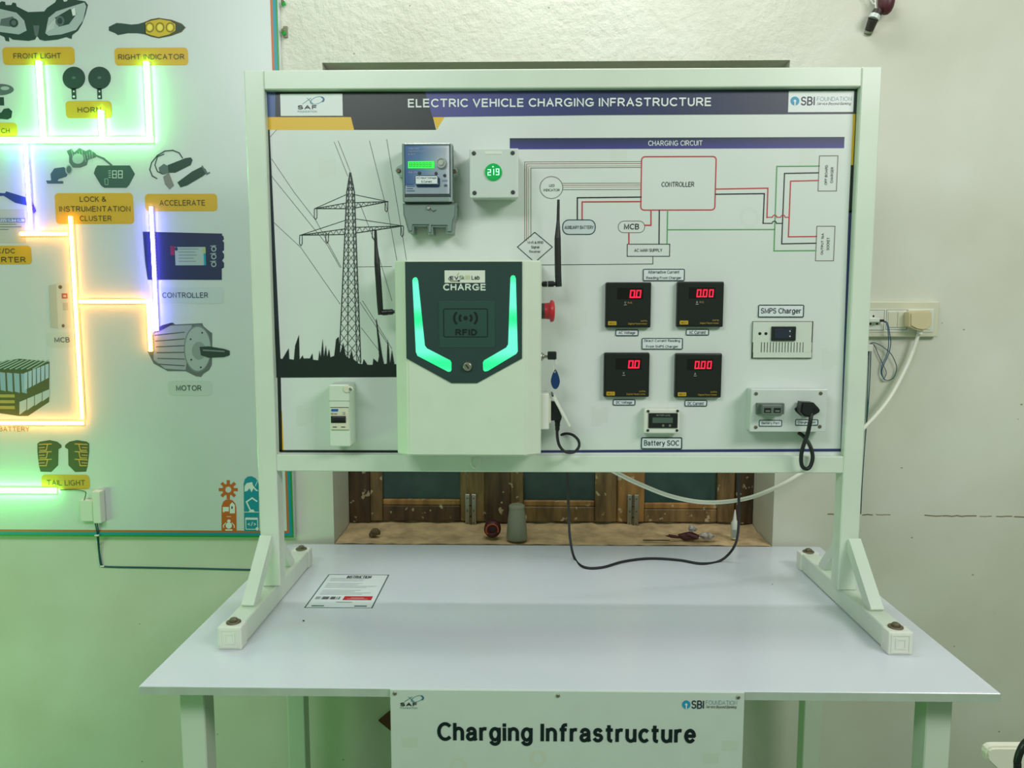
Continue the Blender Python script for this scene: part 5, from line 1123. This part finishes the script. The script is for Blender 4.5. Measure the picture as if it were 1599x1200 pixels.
# ---- wall switch board at the right
YSB = Y_WALL-.018
sb = thing('switch_board', 'cream wall switch board with sockets behind the right post', 'switch board', (at(1400, 500, Y_WALL).x, Y_WALL, at(1400, 527, Y_WALL).z))
obj('plate', pbox(1328, 471, 1464.5, 526.5, YSB, Y_WALL-.0005, .003), CREAMPL, sb)
obj('inner_frame', pbox(1330, 483, 1457, 519, YSB-.0025, YSB+.001, .001), WHITEPL, sb)
YSF = YSB-.0025
def module(x0, y0, x1, y1, name='module', par=None, d=.0015, m=WHITEPL): return obj(name, pbox(x0, y0, x1, y1, YSF-d, YSF+.0005, .0006), m, par or sb)
GAPL = mat('grey_joint', (110, 112, 96), .7)  # grey plate that shows as a thin joint round each module
module(1334, 484.2, 1380.2, 516.4, 'module_joint', None, .0004, GAPL); so_ = module(1335, 485, 1379.5, 515.6, 'socket_outlet')
for x, y in ((1364, 494), (1359, 506), (1369.5, 506)): obj('pin_hole', dot(MB(), x, y, YSF-.0015, .0035, .0002), BLACKPL, so_)
module(1384.5, 483.6, 1415.8, 515.4, 'module_joint', None, .0004, GAPL); md = module(1385.3, 484.5, 1415, 514.7, 'switch_module'); 
for x0, x1 in ((1388, 1400.8), (1402.6, 1413)): obj('rocker', pbox(x0, 487, x1, 511.5, YSF-.0045, YSF-.001, .001), CREAMPL, md)
module(1419, 483.4, 1453, 515.4, 'socket_module')
# plug of the white cable
ap = thing('beige_plug', 'bulky beige three pin plug with white cable in the wall socket', 'plug', (at(1438, 500, YSF).x, YSF, at(1438, 517, YSF).z))
P = [(1421, 488), (1428, 486), (1452, 485), (1456, 489), (1456, 508), (1449, 515), (1442, 517), (1432, 515.5), (1421, 510)]
Yq = YSF-.034; obj('plug_body', MB().prism([(at(x, y, Yq).x, at(x, y, Yq).z) for x, y in P], Yq, YSF-.0017, .004), BEIGE, ap)
obj('cable_gland', MB().cyl(at(1438, 513, YSF-.017), at(1437, 522, YSF-.016), .0062, .0056), WHITECABLE, ap)
# two pin plug with blue wires
tp = thing('two_pin_plug', 'small white plug with thin blue wires in the left socket', 'plug', (at(1366, 502, YSF).x, YSF, at(1366, 506, YSF).z))
Yt = YSF-.022; obj('plug_body', pbox(1357, 497, 1374, 503.5, Yt, YSF-.002, .002), WHITEPL, tp); obj('plug_neck', pbox(1372, 499, 1381, 503, Yt+.004, YSF-.006, .001), BLACKPL, tp)
obj('wire', MB().tube([at(1379, 501, Yt+.008), at(1386, 505, Yt+.005), at(1389, 520, Yt+.006), at(1391, 535, 2.03), at(1388, 552, 2.035), at(1381, 568, 2.038), at(1377, 580, 2.04), at(1380, 592, 2.04), at(1384, 594, 2.04)], .0012, 6), BLUEWIRE, tp)
obj('wire', MB().tube([at(1379, 502, Yt+.009), at(1384.5, 506, Yt+.006), at(1387, 520, Yt+.007), at(1387.5, 540, 2.032), at(1384, 556, 2.036), at(1377, 572, 2.04), at(1376, 584, 2.042), at(1382, 594, 2.042)], .0012, 6), BLUEWIRE, tp)
wl = thing('wire_loop', 'thin dark teal wires looping below the switch board beside the post', 'wire', (at(1375, 594, 2.043).x, 2.043, at(1375, 596, 2.043).z))
obj('wire', MB().tube([at(1352, 570, 2.043), at(1356, 550, 2.043), at(1359, 537, 2.043), at(1368, 536.5, 2.040), at(1380, 543, 2.038), at(1392, 554, 2.038), at(1400, 573, 2.04), at(1396, 589, 2.042), at(1388, 594, 2.043), at(1381, 592, 2.043), at(1384, 582, 2.044), at(1378, 568, 2.044), at(1371, 553, 2.044), at(1365, 539, 2.043), at(1359, 537, 2.042)], .0011, 6), TEALWIRE, wl)
for o_ in (0, 3): obj('wire', MB().tube([at(1357+o_, 546, 2.044), at(1355+o_, 600, 2.044), at(1354+o_*.4, 640, 2.044), at(1350, 700, 2.044), at(1346, 760, 2.044), at(1344, 803, 2.044)], .0013, 6), TEALWIRE, wl)
obj('connector_block', MB().box(at(1354, 536, 2.035).x, at(1364, 536, 2.035).x, 2.035, 2.049, at(1354, 549, 2.035).z, at(1354, 538, 2.035).z, .001), WHITEPL, wl)
# ---- hook hanging high on the wall
hg = thing('wall_hook', 'dark metal bracket with maroon knob high on the wall', 'hook', (at(1370, 20, Y_WALL).x, Y_WALL, at(1370, 52, Y_WALL).z))
YH = Y_WALL-.03
def hp(x, y, Y=YH): return at(x, y, Y)
obj('stem', MB().cyl(hp(1357, 48, Y_WALL-.004), hp(1364, 29, YH), .0105, .013, 14), mat('dark_metal', (58, 52, 46), .5, .3), hg)
obj('tip_cap', MB().cyl(hp(1355.5, 53, Y_WALL-.002), hp(1357.5, 46, Y_WALL-.005), .0105, .0112, 14), STEEL, hg)
obj('collar', MB().cyl(hp(1364, 30, YH), hp(1367, 24, YH), .0135, .0135, 14), LIDPL, hg)
obj('neck', MB().cyl(hp(1367, 25, YH), hp(1371, 17, YH), .013, .012, 14), mat('dark_metal', (0, 0, 0)), hg)
g = MB().sphere(hp(1384, 2, YH), .027, .75, .8, 1.25, 18); obj('knob', g, MAROON, hg)
obj('wire_bail', MB().tube([hp(1366, -14), hp(1367, 4), hp(1368, 14), hp(1371, 18), hp(1374, 13), hp(1375.5, 2), hp(1374, -14)], .0014, 6), WHITECABLE, hg)
obj('strap', MB().tube([hp(1354, -14, YH+.01), hp(1360, 0, YH+.01), hp(1366, 6, YH+.008), hp(1371, -14, YH+.008)], .0016, 6), WHITECABLE, hg)
# ---- green tape bits beside the board
for i, (y, l) in enumerate(((6, 'upper green tape scrap on a nail beside the board edge'), (51, 'lower green tape scrap on a nail beside the board edge'))):
    c = at(443.5+i*.5, y, Y_WALL); tt = thing('tape_scrap', l, 'tape', (c.x, Y_WALL, c.z))
    obj('nail', MB().cyl((c.x, Y_WALL, c.z), (c.x, Y_WALL-.014, c.z+.002), .003, .004, 10), RUSTY, tt)
    g = MB(); g.add([(c.x-.006, Y_WALL-.006, c.z+.007), (c.x+.005, Y_WALL-.010, c.z+.004), (c.x+.007, Y_WALL-.004, c.z-.005), (c.x-.001, Y_WALL-.009, c.z-.010), (c.x-.007, Y_WALL-.003, c.z-.003), (c.x, Y_WALL-.015, c.z-.001)], [(0, 1, 5), (1, 2, 5), (2, 3, 5), (3, 4, 5), (4, 0, 5), (0, 4, 3, 2, 1)]); obj('tape', g, GREENTAPE, tt)
    if i: obj('plaster_flake', MB().box(c.x-.002, c.x+.010, Y_WALL-.004, Y_WALL, c.z-.014, c.z+.016, .0015, 1), mat('grey_flake', (130, 130, 112), .9), tt)
# ---- brown diamond board leaning under the table against the wall
c = at(622, 1130, 2.03); s_ = .06
g = MB().prism([(c.x-s_, c.z), (c.x, c.z+s_*.86), (c.x+s_, c.z), (c.x, c.z-s_*.86)], 2.040, 2.0495, .001)
tag(obj('diamond_plaque', g, BROWN, None, (c.x, Y_WALL, c.z)), 'brown diamond shaped plaque on the wall below the table', 'plaque')
# ---- plastic chair in the near right corner
YK = 1.02
ck = thing('plastic_chair', 'white plastic chair with black tubular arm at the lower right corner', 'chair', (.80, YK-.12, 0))
def cz(x, y): q = at(x, y, YK); return (q.x, q.z)
cz0 = cz; cz = lambda x, y: cz0(x+6, y+7)
sh = [cz(1535, 1172), cz(1537, 1165), cz(1542, 1161.5), cz(1548, 1160.5), cz(1680, 1160.5), cz(1720, 1164), cz(1735, 1180), cz(1720, 1260), cz(1690, 1330), cz(1645, 1330), cz(1602, 1260), cz(1558, 1203), cz(1536, 1182)]
CHAIRW = mat('chair_white_plastic', (226, 226, 208), .4)
bkr = MB().prism(sh, YK, YK+.013, .003); obj('backrest', bkr, CHAIRW, ck)
xs0, xs1 = cz(1565, 1215)[0], cz(1715, 1215)[0]
obj('seat', MB().box(xs0, xs1, YK-.40, YK+.01, .42, .445, .01), CHAIRW, ck)
obj('back_support', MB().box((xs0+xs1)/2-.05, (xs0+xs1)/2+.05, YK+.002, YK+.011, .43, sh[9][1]+.02), CHAIRW, ck)
for x_ in (xs0+.02, xs1-.02):
    for y_ in (YK-.37, YK-.02): obj('leg', MB().cyl((x_, y_, .422), (x_+(.02 if x_ > .85 else -.02)*0, y_, 0), .013, .012, 12), BLACKPL, ck)
Ya_ = YK-.05
obj('arm_tube', MB().tube([Vector((xs0+.03, YK+.01, .43)), Vector((at(1586, 1260, Ya_).x, Ya_, .60)), at(1588, 1215, Ya_), at(1588.5, 1190, Ya_), at(1594, 1172, Ya_), at(1603, 1159, Ya_), at(1620, 1150, Ya_-.02), at(1650, 1150, Ya_-.1), at(1680, 1190, Ya_-.2), Vector((xs1-.02, YK-.37, .43))], .0048, 10), BLACKPL, ck)
